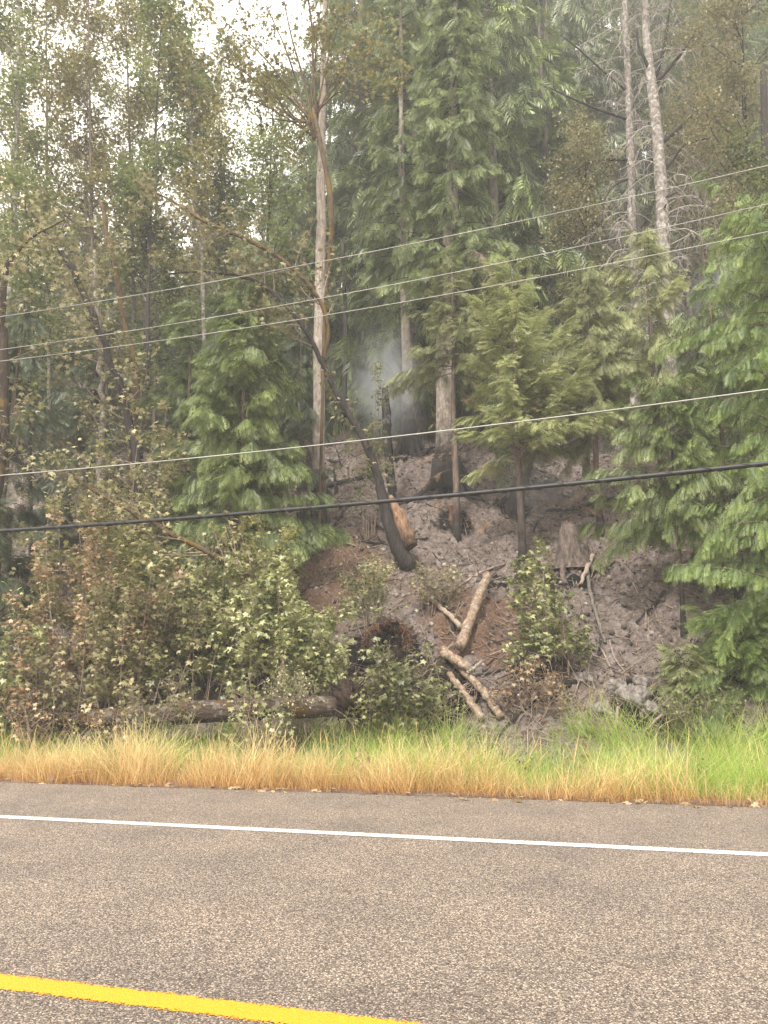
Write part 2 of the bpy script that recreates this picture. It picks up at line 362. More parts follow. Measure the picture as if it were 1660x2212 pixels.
for c, r_, a in ((G(1000, 1330), 1.5, .5), (G(700, 1220), 2.2, .5), (G(1080, 1380), 1.2, .55), (G(1200, 1480), 1.5, .2), (G(640, 1280), 2, .4), (G(800, 960), 2, -.1), (G(950, 1090), 3, -.15), (G(300, 1200), 4, .3)):
    soil += a*bump_at(XX, YY, c, r_)
soil += np.clip((SS-17)/8, 0, 1)*.35
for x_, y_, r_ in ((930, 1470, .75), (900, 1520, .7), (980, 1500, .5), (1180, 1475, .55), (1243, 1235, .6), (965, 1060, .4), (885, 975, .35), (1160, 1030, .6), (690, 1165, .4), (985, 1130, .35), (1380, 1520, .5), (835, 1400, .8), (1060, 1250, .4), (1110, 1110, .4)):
    soil -= 1.0*bump_at(XX, YY, G(x_, y_), r_)  # charred spots; round the low hollow the black also stands for shade
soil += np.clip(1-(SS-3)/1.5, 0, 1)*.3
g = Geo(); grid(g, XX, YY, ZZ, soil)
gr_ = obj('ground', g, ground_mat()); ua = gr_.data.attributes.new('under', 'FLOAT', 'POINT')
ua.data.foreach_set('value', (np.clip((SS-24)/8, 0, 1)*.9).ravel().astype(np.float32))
tag(gr_, 'burnt hillside of ash and brown soil rising behind the road verge', kind='structure')

u = np.array([1, E1]); u = u/np.linalg.norm(u); vv = np.array([-u[1], u[0]])
def road_pt(a, s, z=0.0):     # a metres along the road, s metres beyond the edge
    q = np.array([0, E0])+a*u+s*vv; return [q[0], q[1], z]
aa = np.unique(np.concatenate([np.linspace(-220, -12, 12), np.arange(-12, 12, .25), np.linspace(12, 220, 12)])); sv = np.concatenate([np.linspace(-14, -9, 4), np.arange(-8.75, .01, .12), [.02]])
A_, S_ = np.meshgrid(aa, sv, indexing='ij'); lip = np.where(S_ > 0, (fbm(A_*2, A_*0+3, 3)-.5)*.12, 0)
Xr = A_*u[0]+(S_+lip)*vv[0]; Yr = E0+A_*u[1]+(S_+lip)*vv[1]
tr = .5-.06*(fbm(A_*.5, S_*2.2, 77, 3)-.5)*4+.12*np.exp(-((S_+3.0)/.5)**2)+.10*np.exp(-((S_+4.9)/.5)**2)+.08*np.exp(-((S_+1.2)/.6)**2)-.06*np.exp(-((S_+6.0)/.4)**2)-.16*np.clip(1+S_/.25, 0, 1)
g = Geo(); grid(g, Xr, Yr, np.where(S_ > 0, -.02, 0)*np.ones_like(Xr), tr)
tag(obj('road', g, asphalt_mat()), 'grey brown chip seal highway lane with worn stones', kind='structure')
def marking(name, pts, hw, mat, label, jit=.006):
    a, b = Z0(*pts[0])[:2], Z0(*pts[1])[:2]; d = (b-a)/np.linalg.norm(b-a); nn = np.array([-d[1], d[0]])
    L = np.unique(np.concatenate([np.arange(-60, -8, 2.0), np.arange(-8, 14, .06), np.arange(14, 60, 2.0)]))
    V = []; tt = []
    for q in L:
        c = a+d*q
        for k, kk in ((-1.35, -.1), (-.8, .3), (0, .4), (.8, .3), (1.35, -.1)):
            e = c+nn*(hw*k+(R.rand()-.5)*jit); V.append([e[0], e[1], .004]); tt.append(kk)
    n_ = len(L); Q = [[i*5+j, (i+1)*5+j, (i+1)*5+j+1, i*5+j+1] for i in range(n_-1) for j in range(4)]
    g = Geo(); g.add(V, None, Q, np.array(tt)); return tag(obj(name, g, mat), label, kind='structure')
marking('road_edge_line', ((0, 1765), (1660, 1847)), .055, paint_mat('white_paint', (.55, .54, .51), .47), 'thin white line painted along the road shoulder')
marking('road_centre_line', ((0, 2121), (860, 2226)), .072, paint_mat('yellow_paint', (.78, .30, .015), .60), 'thick yellow centre line with grainy worn edge', .015)
# dark tar scuffs on the lane
g = Geo()
for (x0, y0, x1, y1, wd) in ((720, 1926, 1060, 1949, .05),):
    a, b = Z0(x0, y0), Z0(x1, y1); n_ = 40; t_ = np.linspace(0, 1, n_); c = a+(b-a)*t_[:, None]; ww = wd*np.sin(math.pi*t_)**.6*(.5+R.rand(n_))
    V = np.concatenate([c+np.array([0, 1, 0])*ww[:, None], c-np.array([0, 1, 0])*ww[:, None]]); V[:, 2] = .004+.002*(wd > .024)
    g.add(V, None, [[i, i+1, n_+i+1, n_+i] for i in range(n_-1)])
tag(obj('tar_streak', g, paint_mat('tar', (.11, .092, .08), 1.06)), 'faint dark tar scuff on the lane', kind='structure')

# ------------------------------------------------------------------ vegetation generators
class Lf:
    def __init__(s): s.p = []; s.d = []; s.n = []
    def put(s, p, d, n): s.p.append(np.asarray(p)); s.d.append(np.asarray(d)); s.n.append(np.asarray(n))
    def flush(s, g, tm, size, tint=None, vary=.35):
        if not s.p: return
        p, d, n = map(np.concatenate, (s.p, s.d, s.n)); k = len(p)
        t = R.rand(k) if tint is None else np.clip(tint+(R.rand(k)-.5)*.6, 0, 1)
        # clumps: neighbouring leaves share tone
        t = np.clip(t*.65+.35*vn(p[:, 0]*2.1+p[:, 2], p[:, 1]*2.1+p[:, 2]*1.7, 3)*1.7-.3, 0, 1)
        inst(g, tm, p, d, n, size*(1-vary+2*vary*R.rand(k)), t)
def rdir(n): return unit(R.randn(n, 3))
def leaves_along(L, path, n, scatter, t0=.25, flat=.8):
    if n <= 0: return
    m = len(path); u_ = (t0+(1-t0)*R.rand(n))*(m-1); i = np.clip(u_.astype(int), 0, m-2); f = (u_-i)[:, None]
    p = path[i]*(1-f)+path[i+1]*f+R.randn(n, 3)*scatter
    d = rdir(n); d[:, 2] = d[:, 2]*.5-.35; nn = rdir(n)*(1-flat*.6); nn[:, 2] += flat
    L.put(p, d, nn)
def limb_path(p0, d, L, n=6, wob=.12, up=.15):
    d = unit(d); pts = [np.asarray(p0, float)]
    for i in range(n-1):
        d = unit(d+R.randn(3)*wob+np.array([0, 0, up])); pts.append(pts[-1]+d*L/(n-1))
    return np.array(pts)
def limbs(gw, L, path, r0, n, length, ang, nleaf, t0=.3, up=.12, sub=0, scatter=.12, k=4, wob=.14, taper=True, bias=None):
    m = len(path)
    for q in range(n):
        t = t0+(1-t0)*(q+R.rand())/n; uu = t*(m-1); i = min(int(uu), m-2); f = uu-i
        p = path[i]*(1-f)+path[i+1]*f; tg = unit(path[i+1]-path[i]); sdv = unit(np.cross(tg, R.randn(3)))
        a = rad(ang*(.7+.6*R.rand())); d = tg*math.cos(a)+sdv*math.sin(a)
        if bias is not None: d = d+np.asarray(bias)*.5
        l = length*(.6+.7*R.rand())*((1-.55*t) if taper else 1)
        pp = limb_path(p, d, l, 5 if sub else 4, wob, up); rr = max(.004, r0*(1-.6*t))
        tube(gw, pp, np.linspace(rr, max(.003, rr*.25), len(pp)), k if sub else 3, cap=False)
        if sub: limbs(gw, L, pp, rr*.45, sub, length*.5, 45, nleaf, .15, up*.5, 0, scatter, 3, wob)
        else: leaves_along(L, pp, nleaf, scatter)
def px(pts, Y, Y1=None):
    n = len(pts); Ys = np.linspace(Y, Y if Y1 is None else Y1, n)
    return np.array([P(p[0], p[1], y) for p, y in zip(pts, Ys)])
def pw(ws, Y): return np.array(ws)*.5*Y/F
def flare_roots(g, base, r, n, L, kd=6):
    for i in range(n):
        a = 2*math.pi*(i+R.rand()*.8)/n; pts = []; LL = L*(.5+.8*R.rand()); bend = R.randn()*.6; rt = r*(.22+.14*R.rand())
        for t in (0, .12, .28, .5, .75, 1):
            aa_ = a+t*bend; x = base[0]+math.cos(aa_)*(r*.55+LL*t)+R.randn()*.02; y = base[1]+math.sin(aa_)*(r*.55+LL*t)
            z = float(terr(x, y)); pts.append([x, y, z+rt*.5*(1-t)+max(0, (base[2]-z)*.0)+r*1.7*max(0, 1-t/.3)**2])
        p = smooth_path(pts, 14); tube(g, p, np.interp(np.linspace(0, 1, 14), [0, .3, 1], [rt*1.5, rt, rt*.25]), kd, rough=.12)

def conifer(H, W, start, nb, tm, ssize, per_m, droop=.5, rise=.25, tip=.15, prof=.8, gap=.15, hang=.35, trunk_r=None, lean=(0, 0), side=None):
    """local geometry at the origin: (wood, foliage)"""
    gw, gf = Geo(), Geo(); tr_ = trunk_r or H*.012
    zt = np.linspace(-.4, H, 14); zc = np.clip(zt/H, 0, 1); tp = np.stack([lean[0]*zc**1.3+np.cumsum(R.randn(14))*.012, lean[1]*zc**1.3+np.cumsum(R.randn(14))*.012, zt], 1)
    tube(gw, tp, tr_*(1-.93*np.clip(zt/H, 0, 1))**.8*(1+.5*np.exp(-np.clip(zt, 0, 9)/.35)), 9, rough=.07)
    L = Lf()
    for b in range(nb):
        u_ = (b+R.rand())/nb; h = start+(1-start)*u_**1.05; z = h*H
        if R.rand() < gap: continue
        a = R.rand()*2*math.pi if side is None else side[0]+(R.rand()-.5)*side[1]
        l = W*((1-u_)**prof*.93+.07)*(.45+.75*R.rand()**.8)*(.72+.56*vn(np.array([a*1.3+9.0]), np.array([z*.55+nb]), 60)[0])
        dj, rj = .3+1.4*R.rand(), -.2+2*R.rand()
        p0 = np.array([np.interp(z, zt, tp[:, 0]), np.interp(z, zt, tp[:, 1]), z]); t = np.linspace(0, 1, 7); az = a+(R.rand()-.5)*.5*t
        br = np.stack([p0[0]+np.cos(az)*l*t, p0[1]+np.sin(az)*l*t, z+l*(rise*rj*t*(1+u_*1.3)-droop*dj*t**2*(1.1-u_*.6)+tip*t**4)], 1)
        tube(gw, br, np.linspace(max(.006, tr_*.16*(1-u_*.6)), .004, 7), 4, cap=False)
        n = max(4, int(l*per_m)); tt = .12+.88*R.rand(n)**.8; uu = tt*6; i = np.clip(uu.astype(int), 0, 5); f = (uu-i)[:, None]
        p = br[i]*(1-f)+br[i+1]*f; tg = unit(br[i+1]-br[i]); sd_ = unit(np.cross(tg, [0, 0, 1.0]))
        sg = np.where(R.rand(n) < .5, -1, 1)[:, None]; k = (1-tt)[:, None]
        d = tg*(.45+.5*tt[:, None])+sd_*sg*(.75*(1-.5*tt[:, None]))+np.array([0, 0, -hang])+R.randn(n, 3)*.18
        nn = np.array([0, 0, 1.0])+R.randn(n, 3)*.35+sd_*sg*.35
        L.put(p+R.randn(n, 3)*.04, d, nn)
    L.flush(gf, tm, ssize)
    return gw, gf, tp

def place_conifer(label, base, gw, gf, wm, fm, name='conifer_tree', cat='tree', group=None, rz=0):
    t = thing(name, label, cat, base, group, rz)
    obj('trunk', gw, wm, t); obj('crown', gf, fm, t); return t

# ------------------------------------------------------------------ far stand of conifers (shared meshes)
protos = []
specs = [dict(H=24, W=4.4, start=.12, nb=150, tm=SPRAY_FAR, ssize=.8, per_m=12, droop=.55, hang=.45),
         dict(H=25, W=3.8, start=.10, nb=150, tm=SPRAY_FAR, ssize=.7, per_m=13, droop=.35, rise=.1, hang=.25),
         dict(H=22, W=4.8, start=.16, nb=130, tm=SPRAY_FAR, ssize=.85, per_m=12, droop=.75, hang=.8, gap=.2),
         dict(H=23, W=3.4, start=.3, nb=110, tm=SPRAY_FAR, ssize=.7, per_m=11, droop=.4, hang=.3, gap=.3)]
for s_ in specs:
    gw, gf, _ = conifer(**s_); protos.append((s_['H'], gw, gf))
proto_obj = []
GF = 'conifers in the far stand'
def far_conifer(kind, xpx, Y, toppx, label, fm='fir_far'):
    H, gw, gf = protos[kind]; X = P(xpx, 1000, Y)[0]; b = onG(X, Y, -.2); h = P(xpx, toppx, Y)[2]-b[2]; sc = max(.3, h/H); key = (kind, fm)
    hit = [o for k, o in proto_obj if k == key]
    if not hit:
        t = place_conifer(label, b, gw, gf, M['bark_grey'], M[fm], 'conifer_tree', 'tree', GF, R.rand()*6); t.scale = (sc,)*3; proto_obj.append((key, t)); return t
    return copy_thing(hit[0], b, R.rand()*6.28, sc, label, GF)
FAR = [
 # kind, x, Y, top
 (0, 770, 36, -250), (1, 860, 40, -200), (0, 975, 33, -150), (2, 1130, 31, 40), (1, 1050, 42, -300), (2, 1230, 38, -150), (0, 1180, 46, -200),
 (1, 1320, 44, -60), (3, 1420, 40, -200), (0, 1500, 48, -100), (1, 1600, 45, -250), (3, 1560, 36, 60), (3, 1680, 38, -100),
 (1, 660, 44, 250), (0, 590, 48, 330), (3, 700, 50, 120), (2, 720, 38, 330), (2, 500, 46, 430), (0, 420, 50, 400), (1, 340, 47, 450), (2, 250, 44, 480),
 (0, 150, 48, 430), (1, 60, 45, 480), (2, -40, 44, 500), (0, -120, 50, 430), (3, 820, 52, -50), (2, 930, 50, -150), (0, 1260, 55, -150), (1, 1400, 55, -200), (0, 1560, 56, -250),
 (2, 1750, 46, -100), (0, 1850, 50, -150), (1, -250, 48, 420), (2, 840, 30, 420), (1, 900, 32, 250), (0, 1720, 56, -200), (3, 1120, 54, -250), (2, 1085, 27.5, -150), (0, 905, 29.5, -200), (1, 1215, 30, -50), (2, 1010, 38, -200), (1, 10, 38, 520), (0, 110, 40, 500), (2, 210, 38, 540), (1, 310, 39, 500), (0, 400, 41, 520), (3, 470, 37, 480), (1, 560, 40, 450), (2, 640, 36, 420), (0, -60, 36, 520), (1, 450, 56, 430), (0, 300, 58, 470), (2, 120, 58, 460), (1, -60, 58, 450), (0, 600, 58, 380)]
ADJ = ['tall hazy', 'broad drooping', 'slender', 'sparse topped']
for i, (k, x, Y, tp_) in enumerate(FAR):
    where = 'at the far left of the stand' if x < 200 else 'behind the pale leafy trees on the left' if x < 650 else 'in the dark middle of the stand' if x < 1150 else 'behind the bare grey snags on the right' if x < 1500 else 'at the far right of the stand'
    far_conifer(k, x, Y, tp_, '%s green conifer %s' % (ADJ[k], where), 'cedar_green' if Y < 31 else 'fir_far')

# ------------------------------------------------------------------ nearer conifers
def near_conifer(label, xpx, Y, toppx, Wpx, fm, start=.1, nb=95, per_m=22, ssize=.42, droop=.5, hang=.45, rise=.2, tip=.15, gap=.08, lean=(0, 0), tm=SPRAY, wm='bark_brown', name='cedar_tree', dead=0, prof=.75, side=None, base=None, tr_=None):
    X = P(xpx, 1000, Y)[0]; b = onG(X, Y, -.1) if base is None else base; H = P(xpx, toppx, Y)[2]-b[2]; W = Wpx*Y/F
    gw, gf, tp = conifer(H, W, start, int(nb*1.12), tm, ssize*.78, per_m*1.7, droop, rise, tip, prof, gap, hang, lean=lean, side=side, trunk_r=tr_)
    g3 = None
    if dead:
        g2, g3, _ = conifer(H*.5, W*.85, .12, dead, SPRAY, ssize*.5, per_m*.35, droop, rise*.3, 0, .3, .15, hang, lean=lean, trunk_r=.04)
        gw.add(np.concatenate(g2.V), None, np.concatenate(g2.Q))
    t = thing(name, label, 'tree', b); obj('trunk', gw, M[wm], t); obj('crown', gf, M[fm], t)
    if g3: obj('dead_twigs', g3, M['cedar_dead'], t)
    return t
near_conifer('full green cedar with drooping sprays left of the tall pale trunk', 520, 18.6, 590, 240, 'cedar_green', .04, 125, 24, .5, .55, .6, gap=.05)
near_conifer('narrower green cedar close behind left flank of the full cedar', 395, 20.5, 650, 150, 'cedar_green', .05, 90, 24, .44, .5, .6)
near_conifer('hazy pale green cedar whose drooping top shows above the full cedar', 520, 24.5, 500, 130, 'cedar_green', .1, 90, 18, .55, .6, .8)
near_conifer('cedar with dark blue green sprays at the left edge', 20, 19, 640, 170, 'cedar_dark', .03, 105, 22, .46, .55, .6)
near_conifer('low dark cedar at the left edge beside the brown leaved shrub', -20, 15.5, 1060, 120, 'cedar_dark', .02, 60, 26, .36, .5, .5)
near_conifer('dark cedar between left edge trunk and the leaning black stem', 190, 22.5, 620, 150, 'cedar_dark', .06, 100, 18, .52, .55, .6)
near_conifer('small grey green cedar hugging right side of the full cedar', 645, 21.5, 700, 105, 'cedar_dark', .10, 75, 20, .42, .6, .6, gap=.2)
near_conifer('slim yellow green cedar in front of the thick flared trunk', 985, 20.6, 555, 115, 'cedar_yellow', .56, 60, 20, .40, .35, .35, gap=.15, wm='bark_scorch', dead=14)
near_conifer('bushy yellow green cedar with scorched brown lower boughs', 1120, 19.2, 580, 170, 'cedar_yellow', .34, 110, 22, .40, .22, .12, rise=.38, tip=.05, gap=.2, wm='bark_scorch', dead=14)
near_conifer('olive cedar between the bushy yellow cedar and the pale snags', 1290, 19.6, 570, 140, 'cedar_yellow', .36, 95, 19, .42, .5, .5, gap=.2, wm='bark_scorch', dead=10)
near_conifer('green gold cedar in front of the thicker grey snag', 1430, 20.2, 490, 145, 'cedar_yellow', .34, 95, 18, .46, .5, .55, gap=.28, dead=8)
near_conifer('bright green cedar whose long boughs hang in from the right edge', 1735, 14.2, 440, 320, 'cedar_bright', .10, 165, 24, .30, .7, .9, rise=.45, tip=.05, gap=.3, prof=.4, side=(math.pi*1.02, 3.6), tr_=.16)
near_conifer('thin topped bright cedar leaning in at the right edge above the long boughs', 1600, 17, 540, 120, 'cedar_bright', .2, 75, 20, .42, .5, .55, gap=.15)
near_conifer('bright feathery cedar spreading over the slope edge left of the long boughs', 1450, 15.6, 840, 155, 'cedar_green', .42, 90, 16, .42, .6, .75, rise=.35, gap=.25, prof=.45, tr_=.05)
near_conifer('loose feathery cedar standing just uphill of the long boughs', 1570, 16.2, 640, 190, 'cedar_green', .15, 90, 15, .5, .6, .8, rise=.3, gap=.25, prof=.5)
near_conifer('young bright cedar at the bank foot under the long boughs', 1560, 14.0, 1330, 150, 'cedar_bright', .02, 60, 30, .30, .35, .4, rise=.35, prof=.6)
near_conifer('yellowing young cedar at the bank foot right of the ashy rocks', 1440, 14.1, 1400, 80, 'cedar_yellow', .02, 40, 30, .27, .3, .3, rise=.35)

# ------------------------------------------------------------------ the tall trunks
def trunk_tree(name, label, pts, ws, mat, Y=None, kd=12, roots=0, rl=.9, group=None, ext=0, rough=.05):
    b = G(*pts[0]) if Y is None else None; Y = b[1] if Y is None else Y
    p = px(pts, Y); r_ = pw(ws, Y); n = max(12, len(pts)*4)
    if b is not None: p[0] = b-[0, 0, .15]
    base = p[0].copy()
    q = smooth_path(np.c_[p, r_], n); t = thing(name, label, 'tree', base, group)
    g = Geo(); tube(g, q[:, :3]+R.randn(n, 3)*.008, q[:, 3], kd, rough=rough)
    if roots: flare_roots(g, base+[0, 0, .15], r_[0]*.9, roots, rl)
    obj('trunk', g, mat, t, base); return t, q, Y, base
t, q, Y, b = trunk_tree('bare_trunk', 'tall pale smooth trunk standing straight beside the green cedar', [(690, 1160), (688, 1000), (689, 800), (692, 600), (694, 400), (698, 200), (702, 0), (706, -200)], [40, 29, 27, 25, 22, 16, 11, 7], M['bark_pale'], roots=5, rl=.5)
gw, L = Geo(), Lf(); tube(gw, q[:, :3], q[:, 3]*.5, 4); limbs(gw, L, q[:, :3], .03, 12, 1.8, 75, 3, .45, -.05, 3); obj('branches', gw, M['bark_grey'], t, b)
g2 = Geo(); L.flush(g2, SPRAY, .35); obj('sparse_foliage', g2, M['cedar_green'], t, b)
t, q, Y, b = trunk_tree('conifer_tree', 'thickest trunk with flared charred roots on the ashy slope', [(965, 1058), (964, 1000), (962, 900), (960, 750), (968, 600), (975, 480), (978, 300), (980, 150), (985, 0)], [82, 50, 43, 40, 36, 32, 24, 16, 8], M['bark_pale'], roots=8, rl=1.3, kd=14)
def crown_on(q, b, t, z0px, z1px, Wpx, Y, fm, nb, ssize, per_m, droop, hang, dead=False, name='crown', tm=SPRAY, side=None):
    gw, gf, L = Geo(), Geo(), Lf(); tube(gw, q[:, :3], q[:, 3]*.5, 4); zl, zh = P(0, z0px, Y)[2], P(0, z1px, Y)[2]
    for i in range(nb):
        u_ = (i+R.rand())/nb; z = zl+(zh-zl)*u_; p0 = np.array([np.interp(z, q[:, 2], q[:, 0]), np.interp(z, q[:, 2], q[:, 1]), z]); a = R.rand()*6.28
        l = Wpx*Y/F*(.5+.6*R.rand())*(1-.6*u_); tt = np.linspace(0, 1, 7); az = a+(R.rand()-.5)*.6*tt
        br = np.stack([p0[0]+np.cos(az)*l*tt, p0[1]+np.sin(az)*l*tt, z+l*(.15*tt-droop*tt**2)], 1); tube(gw, br, np.linspace(.03, .006, 7), 4, cap=False)
        n = int(l*per_m); t_ = .15+.85*R.rand(n); uu = t_*6; k = np.clip(uu.astype(int), 0, 5); f = (uu-k)[:, None]; p = br[k]*(1-f)+br[k+1]*f
        tg = unit(br[k+1]-br[k]); sd_ = unit(np.cross(tg, [0, 0, 1.0]))*np.where(R.rand(n) < .5, -1, 1)[:, None]
        L.put(p, tg*.6+sd_*.6+np.array([0, 0, -hang])+R.randn(n, 3)*.2, np.array([0, 0, 1.0])+R.randn(n, 3)*.4)
    L.flush(gf, tm, ssize); obj('branches', gw, M['bark_dark'], t, b)
    if gf.V: obj(name, gf, M[fm], t, b)
gq = Geo(); bp_ = smooth_path([P(978, 560, Y-.3), P(1005, 538, Y-.8), P(1035, 545, Y-1.2), P(1065, 600, Y-1.5)], 14); tube(gq, bp_, np.linspace(.05, .01, 14), 5)
for i in range(170):
    k = 3+R.randint(11); tube(gq, limb_path(bp_[k], [R.randn()*.6+.3, R.randn()*.6, -.3], .3+.6*R.rand(), 6, .2, -.22), np.linspace(.009, .003, 6), 3, cap=False)
obj('dead_bough', gq, M['twig'], t, b)
crown_on(q, b, t, 620, -60, 165, Y, 'cedar_green', 185, .5, 17, .45, .4)
t, q, Y, b = trunk_tree('conifer_tree', 'straight grey trunk with snaking roots left of the thickest one', [(885, 972), (882, 900), (878, 700), (872, 560), (868, 400), (866, 200), (866, -80)], [48, 28, 23, 20, 16, 11, 6], M['bark_pale'], roots=6, rl=1.3)
crown_on(q, b, t, 600, -60, 125, Y, 'cedar_green', 120, .5, 14, .4, .4)
t, q, Y, b = trunk_tree('bare_trunk', 'slim hazy grey trunk between tall pale trunk and the smoke', [(786, 905), (786, 700), (785, 500), (786, 340), (786, 150), (786, -100)], [22, 17, 16, 14, 12, 8], M['bark_grey'])
crown_on(q, b, t, 720, 0, 105, Y, 'cedar_green', 90, .5, 10, .3, .3)

# dead snags on the right with hanging twigs
def snag(label, pts, ws, Y, nb, lists=()):
    t, q, Y, b = trunk_tree('dead_snag', label, pts, ws, M['bark_snag'], Y, rough=.07)
    gw, L = Geo(), Lf(); tube(gw, q[:, :3], q[:, 3]*.5, 4)
    for i in range(nb):
        u_ = .25+.75*R.rand(); k = int(u_*(len(q)-1)); a = R.rand()*6.28
        pp = limb_path(q[k, :3], [math.cos(a), math.sin(a)*.6, .45], .8+1.6*R.rand(), 8, .12, -.24); tube(gw, pp, np.linspace(.03, .008, 8), 4, cap=False)
        for z in range(11):
            kk = 2+int(R.rand()*5); p2 = limb_path(pp[kk], [R.randn()*.5, R.randn()*.5, -.6], .3+.7*R.rand(), 5, .18, -.1); tube(gw, p2, np.linspace(.011, .005, 5), 3, cap=False)
    obj('hanging_twigs', gw, M['twig_grey'], t, b)
    for (lp, lw) in lists:
        pp = smooth_path(np.c_[px(lp, Y, Y-.4), pw(lw, Y)], 14); g2 = Geo(); tube(g2, pp[:, :3], pp[:, 3], 6, rough=.12); obj('limb', g2, M['bark_dark'], t, b)
snag('slimmer grey dead snag with mottled bark and drooping bare twigs', [(1375, 1060), (1372, 900), (1376, 700), (1366, 500), (1362, 300), (1356, 150), (1350, 0), (1346, -150)], [26, 24, 23, 21, 19, 16, 13, 9], 24, 60,
     [([(1360, 345), (1300, 343), (1250, 360), (1205, 400)], [8, 6, 5, 2]), ([(1357, 258), (1290, 235), (1220, 205), (1190, 190)], [7, 6, 5, 2]), ([(1354, 195), (1300, 150), (1240, 95), (1210, 75)], [6, 5, 4, 2]), ([(1364, 385), (1330, 395), (1305, 430), (1300, 490)], [7, 5, 4, 2])])
snag('thicker grey dead snag with forked black limbs', [(1450, 1060), (1448, 800), (1432, 500), (1432, 430), (1424, 330), (1412, 200), (1405, 160), (1395, 60), (1390, -120)], [36, 34, 32, 31, 28, 26, 24, 18, 12], 23, 56,
     [([(1428, 310), (1470, 275), (1515, 232), (1540, 228)], [11, 9, 6, 3]), ([(1425, 378), (1455, 345), (1475, 310), (1535, 298)], [10, 8, 6, 4]), ([(1410, 185), (1440, 155), (1480, 105), (1510, 60)], [12, 9, 7, 4]), ([(1408, 160), (1395, 130), (1380, 100), (1375, 60)], [12, 9, 6, 4]), ([(1415, 170), (1435, 110), (1440, 70), (1450, 0)], [12, 9, 7, 4]), ([(1424, 438), (1440, 425), (1465, 415)], [9, 6, 3]), ([(1424, 470), (1436, 450), (1440, 440)], [9, 6, 3])])
for i, (pts, ws, Y, mt, lb) in enumerate([
    ([(1600, 900), (1590, 700), (1588, 480), (1575, 300), (1570, 150), (1565, 0)], [16, 15, 14, 13, 10, 6], 27, 'bark_moss', 'slim rusty brown mossy trunk near the right edge'),
    ([(1660, 1250), (1652, 950), (1655, 700), (1657, 400), (1650, 150)], [30, 26, 24, 20, 14], 21, 'bark_dark', 'blackened trunk hard against the right edge'),
    ([(1545, 900), (1535, 700), (1530, 500), (1520, 350)], [14, 12, 10, 6], 30, 'bark_grey', 'short slim grey stem in the blue smoke at right'),
    ([(1500, 860), (1490, 680), (1488, 470), (1480, 300)], [12, 11, 9, 6], 31, 'bark_grey', 'second slim grey stem in the blue smoke at right'),
    ([(950, 880), (948, 700), (945, 560)], [11, 10, 8], 30, 'bark_dark', 'thin dark stem behind the thickest trunk left side'),
    ([(925, 880), (922, 760), (920, 600)], [12, 10, 8], 31, 'bark_dark', 'thin dark stem in the smoke gap'),
    ([(745, 900), (748, 700), (740, 520)], [12, 10, 8], 28, 'bark_dark', 'thin dark stem right of the tall pale trunk'),
    ([(1250, 880), (1255, 700), (1252, 520)], [13, 11, 9], 29, 'bark_dark', 'thin dark stem among whitish leaves right of centre'),
    ]):
    t, q, Y_, b = trunk_tree('slender_trunk', lb, pts, ws, M[mt], Y)
    gw, L = Geo(), Lf(); tube(gw, q[:, :3], q[:, 3]*.5, 4); limbs(gw, L, q[:, :3], .02, 14, 1.3, 70, 0, .3, -.08, 3); obj('branches', gw, M['twig_grey' if i < 4 else 'bark_dark'], t, b)

# ------------------------------------------------------------------ deciduous trees
def decid(label, bx, Y, tx, ty, Wm, fm, nleaf, lsize=.17, wm='bark_grey', wpx=12, t0=.35, n1=20, sub=6, ang=42, name='alder_tree', tm=MAPLE, up=.14, midx=None, scatter=.22, cat='tree'):
    X = P(bx, 1000, Y)[0]; b = onG(X, Y, -.1); top = P(tx, ty, Y+R.randn()*.5); mid = (b+top)/2
    if midx is not None: mid[0] = P(midx, 700, Y)[0]
    q = smooth_path([b, b*.6+mid*.4+[R.randn()*.1, 0, 0], mid, top*.6+mid*.4, top], 18); r0 = wpx*.5*Y/F
    t = thing(name, label, cat, b); gw = Geo(); tube(gw, q, np.linspace(r0, r0*.15, 18), 8, rough=.08)
    L, gl = Lf(), Geo(); limbs(gw, L, q, r0*.5, n1, Wm, ang, max(1, int(nleaf/(n1*sub))), t0, up, sub, scatter, 5)
    obj('trunk', gw, M[wm], t, b)
    L.flush(gl, tm, lsize); obj('crown', gl, M[fm], t, b); return t
